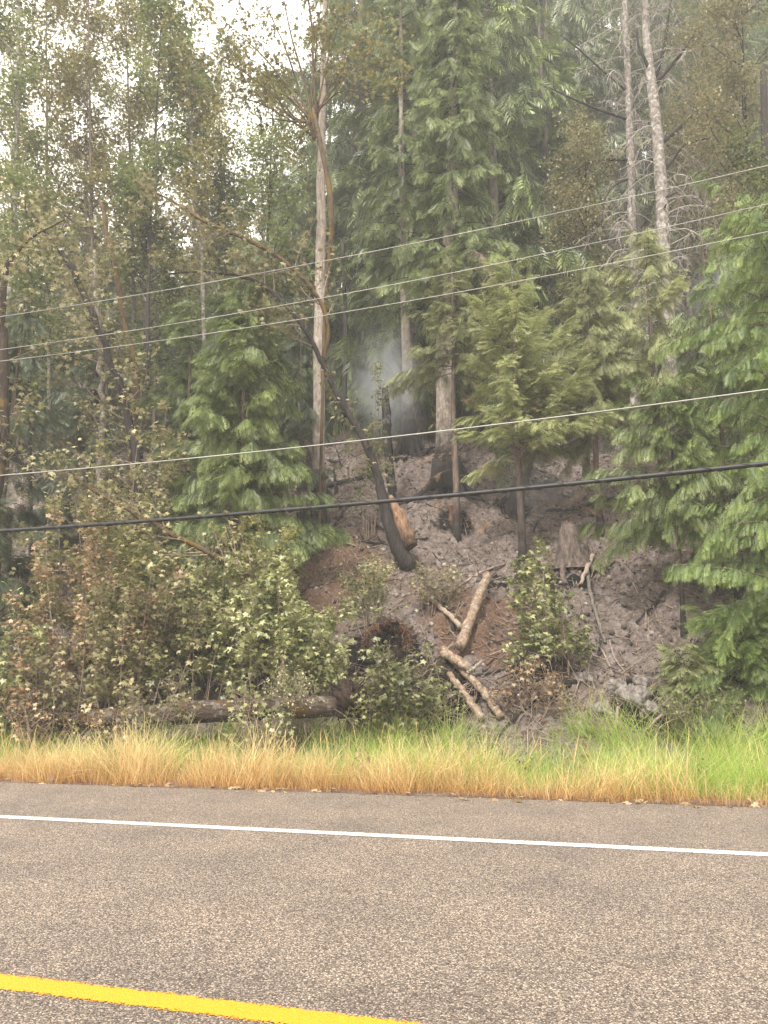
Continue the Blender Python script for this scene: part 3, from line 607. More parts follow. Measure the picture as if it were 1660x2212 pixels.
DL = [('pale barked tree rising along the left edge with dark green leaves', 2, 24, 45, -150, 3.4, 'alder_green', 3600, 'bark_snag', 22, .3, 10),
 ('rusty olive leaved tree next to the left edge tree', 110, 27, 100, -20, 3.8, 'alder', 4200, 'bark_grey', 12, .3, None),
 ('olive leaved tree with slightly leaning brown stem, above the broken mossy trunk', 215, 25, 190, -30, 3.8, 'alder', 4600, 'bark_brown', 15, .3, None),
 ('tallest rusty crowned tree of the left group', 300, 28, 270, -60, 3.9, 'alder', 5000, 'bark_grey', 13, .32, None),
 ('dark stemmed green leaved tree right of the tallest rusty crown', 300, 24.5, 350, 10, 3.2, 'alder_green', 3800, 'bark_dark', 12, .38, None),
 ('tree with pale curved stem ending at the sky gap', 452, 26, 385, 20, 3.0, 'alder', 3600, 'bark_snag', 14, .4, 430),
 ('green leaved tree under the sky gap', 500, 29, 470, 150, 3.2, 'alder_green', 3600, 'bark_grey', 12, .3, None),
 ('light green tree between sky gap and tall pale trunk', 560, 27, 590, 230, 3.0, 'alder_green', 3400, 'bark_dark', 12, .3, None),
 ('low olive tree under the crowns at far left', 90, 22, 60, 430, 2.6, 'alder_green', 2600, 'bark_dark', 12, .3, None),
 ('low green tree filling the gap left of the full cedar', 300, 25, 330, 430, 2.8, 'alder_green', 3000, 'bark_dark', 11, .3, None),
 ('hazy olive tree filling behind the left edge tree', 40, 34, 30, 120, 4.6, 'alder', 4200, 'bark_grey', 9, .12, None),
 ('hazy olive tree behind the leaning brown stem', 180, 35, 190, 140, 4.6, 'alder_green', 4200, 'bark_grey', 9, .12, None),
 ('hazy olive tree filling under the sky gap', 330, 36, 340, 180, 4.6, 'alder', 4200, 'bark_grey', 9, .12, None),
 ('hazy green tree filling left of the fan shaped crown', 470, 35, 480, 240, 4.4, 'alder_green', 4000, 'bark_grey', 9, .12, None),
 ('rusty leaved tree in the top right corner', 1640, 22, 1600, -60, 3.6, 'leaf_rust', 5200, 'bark_dark', 14, .35, None),
 ('thin rusty leaved tree between the snags and the right corner', 1530, 25, 1510, 0, 3.2, 'leaf_rust', 3000, 'bark_grey', 10, .35, None),
 ('dark stemmed tree with small whitish leaves right of centre', 1270, 24, 1265, 270, 2.3, 'maple_olive', 3200, 'bark_dark', 11, .3, None),
 ('smaller dark leaved tree with pale glints behind the olive cedar', 1215, 26, 1220, 420, 2.2, 'maple_olive', 2400, 'bark_dark', 10, .25, None),
 ('dark leaved tree at the right edge above the bright cedar', 1680, 20, 1650, 330, 2.2, 'alder_green', 2600, 'bark_dark', 12, .35, None),
 ('thin tree with burnt olive leaves in the haze at right', 1490, 26, 1470, 250, 2.6, 'leaf_rust', 2000, 'bark_grey', 9, .3, None)]
for (lb, bx, Y, tx, ty, W_, fm, nl, wm, wp, t0, mx_) in DL:
    nl = int(nl*1.9)
    decid(lb, bx, Y, tx, ty, W_, fm, nl, (.125 if bx < 1000 else .12), wm, wp, t0, midx=mx_, tm=MAPLE if bx < 1000 else LEAF)

# fan crowned maple beside the tall pale trunk
pts = [(720, 470), (712, 400), (700, 340), (690, 300), (683, 260), (676, 235)]; Y = 19.6
b = px(pts, Y)[0]; gb = onG(P(694, 900, Y+1.2)[0], Y+1.2, -.1)
t = thing('maple_tree', 'maple with mossy orange trunk and thin fan shaped crown behind the tall pale trunk', 'tree', gb)
q = smooth_path(np.c_[np.vstack([gb, px([(694, 1000), (700, 700)], Y+1.2), px(pts, Y)]), pw([8, 8, 9, 13, 15, 14, 13, 12, 11], Y)], 30)
g = Geo(); tube(g, q[:, :3], q[:, 3], 8, rough=.15); obj('trunk', g, M['bark_moss'], t, gb)
gw, gl, L = Geo(), Geo(), Lf()
for tx, ty, wd in ((480, 40, 7), (520, 130, 6), (560, -20, 8), (600, -80, 8), (650, -100, 9), (700, -60, 7), (740, 30, 6), (540, 200, 6), (790, 60, 5), (450, 110, 5), (840, 130, 5), (430, 200, 5), (810, 200, 5)):
    st = P(676+R.randn()*8, 240+R.rand()*60, Y); e = P(tx, ty, Y-1+2*R.rand()); mid = st*.5+e*.5+[R.randn()*.1, 0, .5]
    pp = smooth_path([st, st*.75+e*.25+[0, 0, .3], mid, e], 12); tube(gw, pp, np.linspace(wd*.5*Y/F, .008, 12), 5, rough=.1)
    limbs(gw, L, pp, .016, 8, 1.9, 36, 7, .3, .06, 3, .18)
for tx, ty in ((580, 255), (640, 330), (560, 110)):
    pp = smooth_path([P(684, 265, Y), P((684+tx)/2, 262, Y), P(tx, ty, Y)], 10); tube(gw, pp, np.linspace(.055, .01, 10), 5); limbs(gw, L, pp, .02, 6, 1.2, 40, 4, .3, .1, 3, .14)
obj('branches', gw, M['bark_moss'], t, gb); L.flush(gl, MAPLE, .13); obj('crown', gl, M['alder'], t, gb)

# arching maple leaning left across the slope
b = G(885, 1222); Y = b[1]
A = [(885, 1225), (862, 1190), (842, 1140), (828, 1080), (815, 1020), (795, 965), (760, 905), (725, 845), (695, 780), (670, 730), (645, 690), (600, 640), (560, 608), (500, 592), (440, 585), (370, 590)]
AW = [38, 33, 27, 22, 19, 16, 14, 13, 11, 10, 9, 8, 7, 6, 4, 3]
t = thing('maple_tree', 'maple leaning left in a long arch with scorched black stem and torn base', 'tree', b)
q = smooth_path(np.c_[px(A, Y, Y-1.8), pw(AW, Y)], 60); q[0, :3] = b-[0, 0, .1]
g = Geo(); tube(g, q[:, :3]+R.randn(60, 3)*.006, q[:, 3], 9, rough=.16); obj('trunk', g, M['bark_dark'], t, b)
q2 = smooth_path(np.c_[px([(697, 784), (712, 725), (702, 668), (680, 630), (640, 585), (590, 545), (530, 515), (480, 495), (440, 478), (400, 452), (350, 420), (300, 405)], Y-.9, Y-1.8), pw([9, 9, 9, 10, 10, 9, 9, 8, 7, 5, 4, 3], Y)], 40)
g = Geo(); tube(g, q2[:, :3], q2[:, 3], 8, rough=.2); obj('mossy_branch', g, M['bark_moss'], t, b)
q3 = smooth_path(np.c_[px([(888, 1180), (868, 1135), (850, 1092), (842, 1070)], Y-.1), pw([34, 34, 26, 8], Y)], 16)
g = Geo(); tube(g, q3[:, :3]+R.randn(16, 3)*.012, q3[:, 3], 11, rough=.22); obj('torn_wood', g, M['wood_fresh'], t, b)
gw, gl, L = Geo(), Geo(), Lf()
limbs(gw, L, q[28:, :3], .02, 22, 1.3, 55, 7, .2, .05, 4, .13); limbs(gw, L, q2[:, :3], .02, 26, 1.5, 55, 7, .15, .05, 4, .14)
limbs(gw, L, q[12:30, :3], .012, 12, .7, 60, 5, .0, .1, 2, .1)
obj('branches', gw, M['twig'], t, b); L.flush(gl, MAPLE, .13); obj('leaves', gl, M['maple_olive'], t, b)

# more leaning stems on the left
def leaner(label, pts, ws, Y, Y1, wm, fm, n, length, nl, ls=.13, name='maple_tree', t0=.1, sub=4):
    p = px(pts, Y, Y1); b = onG(p[0, 0], p[0, 1], -.1)
    if b[2] < p[0, 2]-.2: p = np.vstack([b, p]); ws = [ws[0]*1.2]+list(ws)
    b = p[0].copy(); q = smooth_path(np.c_[p, pw(ws, Y)], 34); q[1:-1, 0] += R.randn(32)*.028; q[1:-1, 2] += R.randn(32)*.02; t = thing(name, label, 'tree', b); g = Geo(); tube(g, q[:, :3], q[:, 3], 8, rough=.14); obj('trunk', g, M[wm], t, b)
    gw, gl, L = Geo(), Geo(), Lf(); tube(gw, q[:, :3], q[:, 3]*.5, 4); limbs(gw, L, q[:, :3], .022, n, length, 55, nl, t0, .03, sub, .14)
    obj('branches', gw, M['twig'], t, b); L.flush(gl, MAPLE, ls)
    if gl.V: obj('leaves', gl, M[fm], t, b)
leaner('black leaning maple stem with olive leaves left of the full cedar', [(300, 1000), (272, 880), (254, 822), (241, 794), (219, 727), (193, 665), (173, 611), (146, 553), (106, 515), (60, 440)], [20, 18, 17, 16, 14, 15, 15, 13, 9, 4], 19, 18, 'bark_dark', 'maple_olive', 42, 1.8, 8)
leaner('broken rusty mossy trunk leaning beside the black leaning stem', [(300, 800), (275, 727), (264, 679), (250, 601), (241, 534), (226, 472), (215, 430)], [13, 13, 14, 15, 16, 12, 5], 20.5, 20, 'bark_moss', 'alder_green', 10, 1.3, 4)
leaner('brown trunk at the left edge sending a crooked branch right', [(2, 1000), (6, 900), (8, 740), (5, 620), (18, 548), (40, 532), (80, 503), (140, 474)], [24, 23, 21, 16, 12, 7, 5, 3], 17, 16.5, 'bark_mossdark', 'maple_olive', 30, 1.4, 6)
leaner('low mossy maple stem leaning left over the brown shrub', [(545, 1245), (476, 1210), (415, 1177), (339, 1133), (273, 1100), (180, 1046), (120, 1010)], [15, 13, 12, 11, 9, 6, 3], 16.4, 15.8, 'bark_moss', 'maple_olive', 30, 1.3, 7, .11)
leaner('pale thin stem hung with cream and rusty leaves above left of the full cedar', [(225, 900), (215, 750), (208, 620), (205, 540)], [13, 12, 11, 7], 20, 20, 'bark_snag', 'maple_olive', 38, 2.1, 8)
# burnt snags and thin stems in the middle
for lb, pts, ws, mt in (
  ('broken charred snag with pale splintered top right of the arching maple', [(852, 1105), (845, 1040), (838, 960), (834, 880), (832, 832)], [24, 20, 19, 20, 14], 'bark_char'),
  ('thin reddish dead stem standing in front of the flared roots', [(985, 1128), (986, 1090), (984, 1040), (980, 960), (978, 860)], [34, 12, 12, 9, 4], 'wood_red'),
  ('short black burnt stake left of the arching maple', [(728, 1065), (725, 1040), (722, 1015)], [10, 7, 4], 'bark_char'),
  ('tiny black burnt stake above the short one', [(738, 1010), (732, 985), (728, 970)], [6, 4, 3], 'bark_char'),
  ('dead reddish stem at the brown soil left of centre', [(612, 1255), (613, 1200), (612, 1120), (610, 1040)], [10, 8, 7, 4], 'wood_red'),
  ('grey stem rising through the pale leaved sapling right of centre', [(1200, 1400), (1196, 1330), (1192, 1250), (1188, 1180)], [16, 13, 11, 7], 'bark_brown'),
  ('short thick blackened stub beside the smoke', [(812, 945), (802, 915), (796, 895)], [30, 26, 18], 'bark_char')):
    trunk_tree('burnt_snag', lb, pts, ws, M[mt], rough=.12, roots=3, rl=.22)
t, q, Y, b = trunk_tree('leaning_trunk', 'thick brown trunk leaning right out of the burnt hollow', [(1105, 1110), (1125, 1040), (1145, 980), (1165, 945)], [36, 34, 30, 24], M['bark_brown'], roots=4, rl=.5)

# charred stump
b = G(1243, 1222); Y = b[1]; t = thing('tree_stump', 'rounded charred stump with spidery roots on the right slope', 'stump', b)
q = smooth_path(np.c_[px([(1243, 1232), (1240, 1190), (1234, 1150), (1228, 1128), (1226, 1116)], Y), pw([78, 74, 62, 46, 16], Y)], 16)
g = Geo(); kk_ = 36; V = []; n_ = 22
for a_ in range(n_):
    u_ = a_/(n_-1)
    for j_ in range(kk_):
        th = 2*math.pi*j_/kk_; top = .62+.22*vn(np.array([math.cos(th)*1.6+4]), np.array([math.sin(th)*1.6+2]), 71)[0]; rr_ = .41*(1-.56*u_**1.3)*(1 if u_ < .8 else .25+.75*math.sqrt(max(0, 1-((u_-.8)/.2)**2)))*(.92+.2*vn(np.array([th*2.6]), np.array([u_*1.5]), 72)[0])+.13*math.exp(-u_*7)
        rr_ += .02*R.randn()*.5
        V.append([b[0]+rr_*math.cos(th)-.12*u_, b[1]+rr_*math.sin(th), b[2]-.15+(.15+(.72+top*.45))*u_+(.02*R.randn() if u_ > .7 else 0)])
V.append([b[0]-.12, b[1], b[2]+.93]); Q = [[a_*kk_+j_, a_*kk_+(j_+1) % kk_, (a_+1)*kk_+(j_+1) % kk_, (a_+1)*kk_+j_] for a_ in range(n_-1) for j_ in range(kk_)]
g.add(V, [[(n_-1)*kk_+j_, (n_-1)*kk_+(j_+1) % kk_, n_*kk_] for j_ in range(kk_)], Q); flare_roots(g, b, .34, 11, .8); M['stump_bark'] = barkmat('stump_bark', (.02, .017, .015), (.17, .132, .11), scale=6, stretch=.3); obj('trunk', g, M['stump_bark'], t, b)

# ------------------------------------------------------------------ logs
def log(label, pts, ws, mat, lift=.0, stubs=0, name='fallen_log', float_=None, kd=10):
    P3 = [G(*p) for p in pts] if float_ is None else [P(p[0], p[1], y) for p, y in zip(pts, float_)]
    P3 = np.array(P3); rr = np.array([w_*.5*p[1]/F for w_, p in zip(ws, P3)])
    if float_ is None: P3[:, 2] += rr*.5+lift
    q = smooth_path(np.c_[P3, rr], 20); c = q[:, :3].mean(0); c[2] = q[:, 2].min(); g = Geo(); tube(g, q[:, :3]+R.randn(20, 3)*.012, q[:, 3], kd, rough=.15)
    for i in range(stubs):
        k = 2+int(R.rand()*16); d = unit(R.randn(3)+[0, -.3, .5]); pp = limb_path(q[k, :3], d, .3+.5*R.rand(), 4, .1, 0); tube(g, pp, np.linspace(q[k, 3]*.3, .006, 4), 5)
    o = obj(name, g, M[mat], None, c); tag(o, label, 'log'); return o
log('pale debarked log standing tilted on the reddish bank', [(1056, 1240), (1035, 1290), (1015, 1345), (994, 1398)], [17, 20, 23, 24], 'log_pale', float_=[17.6, 17.1, 16.5, 15.9])
log('thin pale forked branch left of the tilted debarked log', [(905, 1285), (940, 1315), (970, 1345), (997, 1368)], [7, 9, 11, 12], 'twig', .1, 3)
log('upper of two crossed pale logs sliding to the grass', [(958, 1402), (985, 1430), (1025, 1470), (1055, 1510), (1085, 1550)], [16, 20, 17, 16, 16], 'log_pale', float_=[15.8, 15.4, 14.9, 14.4, 14.0])
log('lower of two crossed pale logs sliding to the grass', [(968, 1455), (990, 1480), (1015, 1515), (1042, 1552)], [12, 15, 16, 17], 'log_pale', float_=[15.1, 14.8, 14.4, 14.0])
log('thick broken pale log end above the crossed logs', [(958, 1412), (985, 1425), (1012, 1442), (1025, 1448)], [16, 21, 19, 10], 'log_pale', float_=[15.5, 15.2, 15.0, 14.9])
log('bare curved stick beside the broken log end', [(1012, 1450), (1030, 1440), (1042, 1425)], [5, 6, 4], 'twig_grey', float_=[14.9, 14.8, 14.7])
log('long grey fallen pole downhill of the pale trunk', [(700, 1075), (735, 1092), (790, 1125), (850, 1162)], [6, 8, 10, 12], 'bark_grey', .06)
log('charred log lying right of the pale trunk', [(698, 1058), (740, 1050), (775, 1040), (802, 1028)], [16, 14, 12, 8], 'bark_scorch', .02, 2)
log('thin black pole below the flared roots pointing up right', [(858, 1004), (905, 985), (960, 960), (1015, 938)], [5, 7, 8, 9], 'bark_char', .05)
log('black fallen pole beside the charred stump', [(1182, 1115), (1240, 1112), (1310, 1092), (1390, 1072)], [6, 8, 9, 11], 'bark_char', .12)
log('blackened log stacked on upper right of the slope', [(1180, 905), (1210, 893), (1250, 878)], [9, 12, 10], 'bark_char', .1)
log('second blackened log below the upper right one', [(1000, 885), (1050, 892), (1100, 902)], [10, 9, 7], 'bark_char', .1)
log('grey bleached pole behind the thickest trunk', [(1040, 870), (1080, 880), (1130, 900)], [7, 7, 5], 'bark_grey', .2)
log('split pale branch propped under the charred stump', [(1280, 1215), (1268, 1245), (1256, 1275)], [11, 10, 7], 'twig', .12, 1)
log('dark thin pole sliding down right of the leafy sapling', [(1268, 1225), (1275, 1290), (1290, 1345), (1310, 1400)], [7, 8, 9, 7], 'bark_grey', .08)
log('dark half buried log at the bank foot', [(1090, 1520), (1120, 1495), (1150, 1478)], [12, 14, 10], 'bark_scorch', .0)
log('dark leaning root pole at the bank foot', [(1150, 1545), (1180, 1500), (1200, 1480)], [12, 12, 8], 'bark_brown', .1)

# big fallen log behind the verge
pts = [(-60, 1560), (60, 1555), (200, 1550), (330, 1545), (450, 1535), (560, 1530), (740, 1522)]
Yl = [15.2, 14.9, 14.6, 14.3, 14.1, 13.9, 13.8]
P3 = np.array([P(p[0], p[1]+2, y) for p, y in zip(pts, Yl)]); rr = np.array([34, 38, 40, 44, 46, 47, 42])*.5*14/F
M['log_bark'] = barkmat('log_bark', (.006, .005, .004), (.11, .078, .058), moss=.3, mosscol=(.085, .05, .014), scale=9, stretch=(.22, 1, 1.6), lichen=.2)
q = smooth_path(np.c_[P3, rr], 60); g = Geo(); tube(g, q[:, :3], q[:, 3], 24, rough=.06); c = q[:, :3].mean(0); c[2] = .2
tag(obj('fallen_log', g, M['log_bark'], None, c), 'long dark mossy fallen log with flaking bark lying along the verge', 'log')
# upturned root mass + hollow rotten stump
def lumpy(c, r3, n=26, amp=.25, seed=0, open_=None):
    th = np.linspace(0, math.pi, n); ph = np.linspace(0, 2*math.pi, 2*n, endpoint=False); T_, Ph = np.meshgrid(th, ph, indexing='ij')
    d = np.stack([np.sin(T_)*np.cos(Ph), np.sin(T_)*np.sin(Ph), np.cos(T_)], -1)
    f = 1+amp*2*(fbm(d[..., 0]*3+d[..., 2]*2+seed, d[..., 1]*3-d[..., 2]+seed, seed, 4)-.5)
    if open_ is not None:
        o = unit(np.array(open_)); k = np.clip((d@o-.72)/.2, 0, 1); f = f*(1-.75*k)
    V = (c+d*f[..., None]*np.array(r3)).reshape(-1, 3); m = 2*n; i, j = np.meshgrid(np.arange(n-1), np.arange(m), indexing='ij')
    return V, np.stack([i*m+j, (i+1)*m+j, (i+1)*m+(j+1) % m, i*m+(j+1) % m], -1).reshape(-1, 4)
M['rot_red'] = barkmat('rot_red', (.008, .006, .005), (.055, .034, .024), scale=7, stretch=1)
M['litter0'] = barkmat('litter0', (.04, .03, .024), (.26, .19, .14), stretch=1, scale=3)
M['rot_shade'] = barkmat('rot_shade', (.008, .007, .006), (.05, .035, .025), scale=7, stretch=1)  # rot colour taken near black, shade inside the hollows included
c = P(752, 1512, 13.75); g = Geo(); V, Q = lumpy(c, (.30, .32, .28), 30, .8, 4); g.add(V, None, Q)
t = thing('root_mass', 'reddish brown upturned root mass at the end of the long dark log', 'root mass', c-[0, 0, .36]); obj('root_clump', g, M['rot_red'], t, c-[0, 0, .36])
g = Geo()
for i in range(26):
    d = rdir(1)[0]; d[1] = -abs(d[1])*.6; tube(g, limb_path(c+d*.22, d, .25+.35*R.rand(), 5, .3, -.05), np.linspace(.022, .005, 5), 4)
obj('roots', g, M['bark_brown'], t, c-[0, 0, .36])
c = P(838, 1385, 15.6); bz = c-[0, 0, .6]; t = thing('tree_stump', 'hollow rotten stump with orange crumbling rim and black cavity', 'stump', bz)
g = Geo(); n_ = 40; prof = [(.0, -.65, .46), (.0, -.3, .44), (0, 0, .46), (0, .22, .44), (0, .36, .36), (0, .40, .27), (0, .30, .22), (0, 0, .22), (0, -.4, .2)]
# horizontal burrow: ring pipe facing the road
V = []; rings = [(.55, .30), (.25, .46), (0, .5), (-.12, .46), (-.16, .36), (-.05, .26), (.2, .22), (.5, .18)]
for k, (dy, r_) in enumerate(rings):
    for j in range(n_):
        a = 2*math.pi*j/n_; f = 1+.9*(vn(np.array([math.cos(a)*3+5.0]), np.array([math.sin(a)*3+k*.4]), 8)[0]-.5)+.08*R.randn()
        V.append([c[0]+r_*f*math.cos(a)*.85, c[1]+dy+.04*R.randn(), c[2]+r_*f*math.sin(a)])
Q = [[k*n_+j, k*n_+(j+1) % n_, (k+1)*n_+(j+1) % n_, (k+1)*n_+j] for k in range(len(rings)-1) for j in range(n_)]
mi = [0 if k < 4 else 1 for k in range(len(rings)-1) for j in range(n_)]
g.V = [np.array(V)]; g.t = [np.full(len(V), .5)]; g.Q = [np.array(Q)]; g.mQ = [np.array(mi)]; g.n = len(V)
obj('rotten_shell', g, [M['rot_red'], M['rot_shade']], t, bz)
g = Geo()
for i in range(240):
    a = math.pi*(-.1+1.2*R.rand()); p = c+[math.cos(a)*.42, -.08+.2*R.rand(), math.sin(a)*.42]; tube(g, limb_path(p, [R.randn(), -.5, -.6+R.randn()*.6], .1+.22*R.rand(), 4, .3, -.1), np.linspace(.011, .003, 4), 4)
obj('splinters', g, M['wood_red'], t, bz)
c = G(950, 1490)+[0, .32, -.02]; t = thing('root_mass', 'burnt hollow under the crossed pale logs, charring and shade painted black', 'root mass', c-[0, 0, .5])
g = Geo(); V, Q = lumpy(c, (.8, .5, .55), 26, .5, 14, (0, -1, 0)); g.add(V, None, Q); obj('root_clump', g, M['rot_shade'], t, c-[0, 0, .5])  # black of the bowl carries the cavity's shade along with its charring
g = Geo()
for i in range(60):
    d = rdir(1)[0]; d[1] = -abs(d[1])*.7; tube(g, limb_path(c+d*[.6, .35, .4], d+[0, 0, -.5], .3+.5*R.rand(), 6, .3, -.08), np.linspace(.018, .004, 6), 5)
obj('roots', g, M['litter0'], t, c-[0, 0, .5])
# burrowed root tangle at the bank foot
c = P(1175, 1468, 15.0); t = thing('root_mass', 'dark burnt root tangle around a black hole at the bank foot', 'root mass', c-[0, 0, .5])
g = Geo(); V, Q = lumpy(c, (.55, .45, .42), 26, .6, 9, (0, -1, 0)); g.add(V, None, Q); obj('root_clump', g, M['rot_shade'], t, c-[0, 0, .5])
g = Geo()
for i in range(46):
    d = rdir(1)[0]; d[1] = -abs(d[1])*.7; tube(g, limb_path(c+d*[.45, .3, .35], d+[0, 0, -.5], .3+.6*R.rand(), 6, .3, -.08), np.linspace(.024, .005, 6), 5)
obj('roots', g, M['bark_brown'], t, c-[0, 0, .5])

# ------------------------------------------------------------------ ash covered rocks at the bank foot
M['ash_rock'] = barkmat('ash_rock', (.04, .034, .03), (.27, .24, .22), scale=4, stretch=1, lichen=.3)
for i, (x, y, s_, lb) in enumerate([(1365, 1512, .30, 'largest ash dusted rock beside the yellowing young cedar'), (1408, 1535, .20, 'ashy rock nearest the grass at right'), (1330, 1490, .22, 'grey rock left of the largest ashy rock'), (1385, 1478, .18, 'small ashy rock just above the largest one'),
        (1455, 1525, .22, 'flat pale rock under the young cedar'), (1300, 1540, .2, 'dark cracked rock at the grass edge right of centre'), (1345, 1050, .2, 'rounded brown boulder high on the slope'), (1228, 1070, .24, 'reddish round boulder uphill of the charred stump'), (1268, 1470, .2, 'dull brown rock right of the root tangle')]):
    c = G(x, y); g = Geo(); V, Q = lumpy(c, (s_, s_*.8, s_*.7), 18, .55, 20+i); g.add(V, None, Q); tag(obj('rock', g, M['ash_rock'], None, c-[0, 0, s_*.4]), lb, 'rock')

# ------------------------------------------------------------------ slope litter (uncountable)
def scatter_slope(n, x0, x1, s0, s1):
    X = x0+(x1-x0)*R.rand(n); s_ = s0+(s1-s0)*R.rand(n); Y = s_+E0+E1*X; return np.stack([X, Y, terr(X, Y)], 1)
oc = np.array([[1, 0, 0], [-1, 0, 0], [0, 1, 0], [0, -1, 0], [0, 0, 1], [0, 0, -1.0], [.6, .6, .5], [-.6, .5, .5], [.5, -.7, .4], [-.6, -.5, .45]])
OT = np.array([[4, 6, 7], [4, 7, 9], [4, 9, 8], [4, 8, 6], [0, 6, 8], [2, 7, 6], [1, 9, 7], [3, 8, 9], [0, 2, 6], [2, 1, 7], [1, 3, 9], [3, 0, 8], [5, 2, 0], [5, 1, 2], [5, 3, 1], [5, 0, 3]])
p = scatter_slope(16000, -13, 13, 4.5, 20); g = Geo(); inst(g, (oc, OT, np.zeros((0, 4), int)), p, rdir(len(p)), rdir(len(p)), .014+.075*R.rand(len(p))**3, R.rand(len(p))**3)
M['litter'] = barkmat('litter', (.05, .04, .033), (.36, .28, .22), stretch=1, scale=3)
M['clod'] = leafmat('clod', [(.06, .05, .044), (.13, .105, .09), (.22, .18, .155), (.34, .30, .27)], 0, .95, 0)
X_ = -11+21*R.rand(9000); s_ = 4.3+14*R.rand(9000)**1.3; p = np.stack([X_, s_+E0+E1*X_, terr(X_, s_+E0+E1*X_)+.015], 1); g4 = Geo(); inst(g4, LEAF, p, rdir(9000)*[1, 1, .25], np.array([0, 0, 1.0])+R.randn(9000, 3)*.4, .05+.07*R.rand(9000), R.rand(9000)*.7)
tag(obj('fallen_leaves', g4, M['cedar_dead']), 'dead brown leaves littering the slope', kind='stuff')
tag(obj('burnt_clods', g, M['clod'], smooth=False), 'ash and charred clods littering the slope', kind='stuff')
g = Geo(); p = scatter_slope(8000, -13, 13, 4.2, 19)
for i in range(len(p)):
    a = R.rand()*6.28; l = .2+.9*R.rand()**2; d = np.array([math.cos(a), math.sin(a), 0]); e = p[i]+d*l; e[2] = terr(e[0], e[1])+.05*R.rand(); m_ = (p[i]+e)/2+R.randn(3)*.04; m_[2] = max(m_[2], terr(m_[0], m_[1])+.02)
    tube(g, [p[i]+[0, 0, .02], m_, e], [.006+.016*R.rand()**3, .008, .004], 4, cap=False)
tag(obj('fallen_twigs', g, M['litter']), 'dry twigs scattered over the burnt slope', kind='stuff')
for i in range(130):
    X = -5+12.5*R.rand(); s_ = 4.6+12*R.rand(); c0 = onG(X, s_+E0+E1*X); a = R.rand()*6.28; l = .5+2.9*R.rand()**1.5; rr_ = .014+.055*R.rand()**2; pp = []
    for u_ in np.linspace(0, 1, 7):
        x_, y_ = c0[0]+math.cos(a+u_*.3)*l*u_, c0[1]+math.sin(a+u_*.3)*l*u_*.8; pp.append([x_, y_, float(terr(x_, y_))+rr_*.6])
    pp = smooth_path(pp, 12); g = Geo(); tube(g, pp, np.linspace(rr_, rr_*.35, 12), 7, rough=.15)
    for q_ in range(3):
        k = 2+R.randint(8); tube(g, limb_path(pp[k], [R.randn(), R.randn(), .5], .15+.35*R.rand(), 4, .2, 0), np.linspace(rr_*.4, .003, 4), 4, cap=False)
    tag(obj('burnt_branch', g, M[('bark_char', 'bark_scorch', 'litter', 'bark_brown', 'twig')[i % 5]], None, c0), 'burnt branch lying loose on the ashy slope', 'branch', 'burnt branches strewn over the slope')
# dead brush at the bank foot
g = Geo()
for i in range(420):
    X = -8+13*R.rand(); s_ = 3.6+2*R.rand(); p0 = onG(X, s_+E0+E1*X); tube(g, limb_path(p0, [R.randn()*.6, R.randn()*.4, .8], .5+.9*R.rand(), 7, .2, -.12), np.linspace(.007, .003, 7), 3, cap=False)
tag(obj('dead_brush', g, M['twig']), 'tangle of dry bare stems behind the verge grass', kind='stuff')

# ------------------------------------------------------------------ shrubs and saplings
def shrub(label, x, y, topy, Wpx, fm, nstem, nl, ls, Y=None, tm=MAPLE, lean=0, name='leafy_shrub', sub=4, n1=8, sc=.1, t0=.25):
    b = G(x, y) if Y is None else onG(P(x, 1400, Y)[0], Y); Y = b[1]; H = P(x, topy, Y)[2]-b[2]; W_ = Wpx*Y/F
    t = thing(name, label, 'shrub', b); gw, gl, L = Geo(), Geo(), Lf()
    for i in range(nstem):
        a = R.rand()*6.28; rr_ = W_*math.sqrt(R.rand()); h = H*(.5+.56*R.rand())*(1-.22*(rr_/W_)**2)
        top = b+[math.cos(a)*rr_+lean*h, math.sin(a)*rr_*.7, h]; st = b+[math.cos(a)*rr_*.35, math.sin(a)*rr_*.3, -.1]
        pp = smooth_path([st, st*.6+top*.4+R.randn(3)*.08, top*.75+st*.25+R.randn(3)*.08, top], 10); tube(gw, pp, np.linspace(.014, .004, 10), 4, cap=False)
        limbs(gw, L, pp, .007, n1, .55, 50, max(1, int(nl*1.6/(nstem*n1*sub))), t0, .05, sub, sc*.75)
    obj('stems', gw, M['twig'], t, b); L.flush(gl, tm, ls*.82, vary=.5); obj('foliage', gl, M[fm], t, b)
shrub('yellow green shrub rising highest at left behind the black cable', 165, 1400, 985, 130, 'shrub_yellow', 12, 2300, .105, Y=15.8)
shrub('scorched pinkish brown leaved shrub below the low mossy stem', 190, 1400, 1110, 210, 'shrub_brown', 18, 3200, .105, Y=15.2)
shrub('olive maple clump standing between the cedars above the brown shrub', 250, 1400, 830, 150, 'maple_olive', 12, 2400, .12, Y=17.5)
shrub('low straggly yellow shrub spilling over the long dark log middle', 330, 1560, 1440, 110, 'maple_olive', 8, 420, .10, Y=13.7)
shrub('low pale shrub spilling over the long dark log right half', 520, 1560, 1450, 90, 'shrub_green', 7, 300, .10, Y=13.5)
shrub('low dry brown shrub over the log left half', 120, 1570, 1470, 130, 'shrub_brown', 9, 450, .09, Y=14.2)
shrub('shaded olive undergrowth behind the middle of the thicket', 450, 1400, 1240, 190, 'maple_olive', 13, 1600, .11, Y=16.8)
shrub('pale undergrowth between the yellow green shrub and the full cedar', 300, 1400, 1120, 140, 'shrub_yellow', 12, 1800, .11, Y=16.9)
shrub('pale leaved shrub at the left edge above the long dark log', 25, 1500, 1290, 90, 'shrub_green', 9, 1100, .12, Y=14.6)
shrub('half withered olive shrub in front of the brown leaved one', 290, 1500, 1230, 150, 'maple_olive', 14, 2300, .12, Y=14.9)
